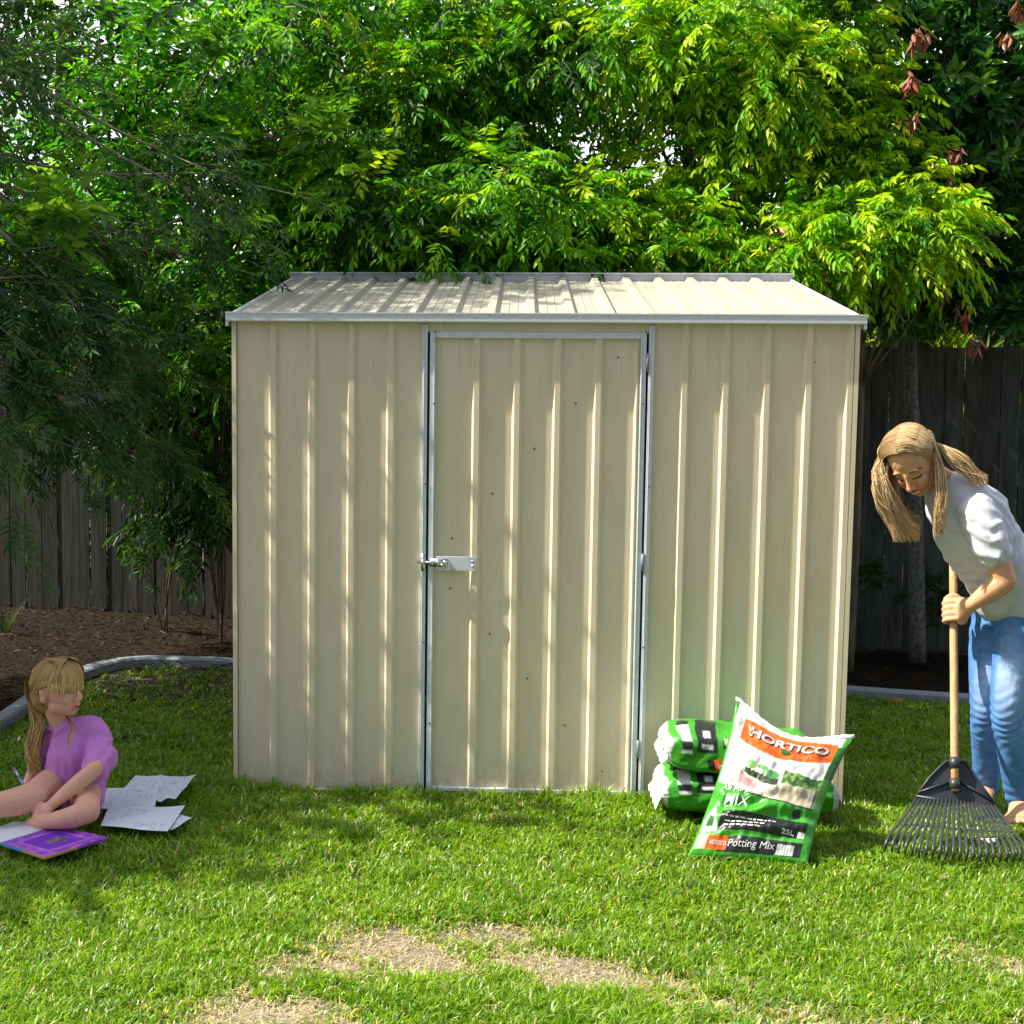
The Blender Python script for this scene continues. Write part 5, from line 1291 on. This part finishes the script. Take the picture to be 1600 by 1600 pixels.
sheet_obj('paper_sheet', [(154, 1263, 0), (242, 1262, 0), (248, 1230, 0), (168, 1232, 0)], 'white sheet with drawn lines, under the other sheets beside her hip', 'paper', PAPW, blank(8.8, .5), .005, 60, 2, .044, gp)
sheet_obj('paper_sheet', [(157, 1290, 0), (262, 1299, 0), (289, 1260, 0), (170, 1262, 0)], 'nearly blank white sheet with a few pencil marks, frontmost', 'paper', PAPW, blank(3.4, -.05), .004, 60, 3, .052, gp)
sheet_obj('paper_sheet', [(200, 1291, 0), (268, 1297, 0), (301, 1278, 0), (262, 1268, 0)], 'white sheet mostly hidden under the nearly blank one', 'paper', PAPW, blank(7.4, -.2), .003, 40, 4, .045, gp)
# picture book: open, violet cover page on the right, pale page on the left
def cover(u, v):
    d = max(abs(u-.5), abs(v-.5)); a = mnoise.noise(Vector((u*9, v*9, 2.)))
    c = np.array((.17, .02, .52))
    if d > .34: c = np.array((.25, .05, .55)) if a < .1 else np.array((.45, .10, .55))
    if .30 < d < .345: c = np.array((.42, .16, .68))
    q = ((u-.52)/.13)**2+((v-.56)/.17)**2
    if q < 1+a: c = np.array((.10, .07, .16)) if a < 0 else np.array((.20, .16, .22))
    if d > .485: c = np.array((.05, .28, .62)) if v < .5 and u < .5 else np.array((.5, .3, .12)) if v < .5 else c
    return tuple(c)
bk = empty('picture_book', G(75, 1312), 'open picture book with violet printed page lying on the grass before the girl', 'book')
z = .048
def slab(name, quad, z, h, fn, n=70, curl=.0):
    Q = [G(u, v, z) for u, v in quad]; V = []; K = []; F = []
    for j in range(n):
        for i in range(n):
            u, v = i/(n-1), j/(n-1); p = (1-v)*((1-u)*Q[0]+u*Q[1])+v*((1-u)*Q[3]+u*Q[2]); p = p.copy(); p[2] += curl*math.sin(PI*u); V.append(p); K.append(fn(u, v))
    V = np.array(V); m_ = n*n; V2 = np.vstack([V, V-[0, 0, h]])
    for j in range(n-1):
        for i in range(n-1): a = j*n+i; F += [(a, a+1, a+n+1, a+n), (m_+a, m_+a+n, m_+a+n+1, m_+a+1)]
    for i in range(n-1): F += [(i, m_+i, m_+i+1, i+1), ((n-1)*n+i, (n-1)*n+i+1, m_+(n-1)*n+i+1, m_+(n-1)*n+i), (i*n, (i+1)*n, m_+(i+1)*n, m_+i*n), (i*n+n-1, m_+i*n+n-1, m_+(i+1)*n+n-1, (i+1)*n+n-1)]
    return mobj(name, V2, F, M_PAPER, bk, np.array(K+K), False)
slab('page', [(1, 1317), (70, 1339), (169, 1308), (90, 1290)], .052, .008, cover, 90)
slab('page', [(-60, 1315), (-1, 1316.5), (88, 1290), (20, 1284)], .053, .006, lambda u, v: (.72, .76, .86) if mnoise.noise(Vector((u*12, v*12, 0))) < .35 else (.55, .62, .76), 50, .006)
# pencil
a = P(22, 1200, -.60); c = P(42, 1236, -.665)
t = empty('pencil', c, 'purple and blue striped pencil in the hand of the girl', 'pencil'); mb = MB(); d = c-a
for i, k in enumerate([(.35, .12, .5), (.55, .6, .75), (.25, .08, .5), (.12, .40, .75), (.35, .12, .5), (.12, .4, .75)]): mb.tube([a+d*i/6, a+d*(i+1)/6], .0042, 6, True, None, k)
mb.obj('shaft', attr_mat('painted_wood', .4, 50, .05, 0), t, False, True)
mb = MB(); mb.tube([c, c+nrm(d)*.012], [.0042, .0006], 6); mb.obj('tip', simple('pencil_wood', (.6, .4, .22), .7), t)
# fallen leaf behind the rake and a scrap of bark in front of it
for (u, v, lab, col) in ((1403, 1093, 'brown fallen leaf on the grass near the straight edging', (.40, .16, .04)), (1545, 1312, 'pale scrap of bark caught under the rake tines', (.75, .68, .60))):
    p = G(u, v, .045); V = []
    for i in range(8):
        a = i/8*2*PI; V.append(p+np.array([.028*math.cos(a), .014*math.sin(a), .006*math.cos(2*a)]))
    V += [q-[0, 0, .0015] for q in V]; o = mobj('fallen_leaf' if col[0] < .5 else 'bark_scrap', V, [tuple(range(8)), tuple(range(15, 7, -1))]+[(i, 8+i, 8+(i+1) % 8, (i+1) % 8) for i in range(8)], simple('dry_'+str(u), col, .8), None, None, False, loc=p); tag(o, lab, 'leaf' if col[0] < .5 else 'bark')
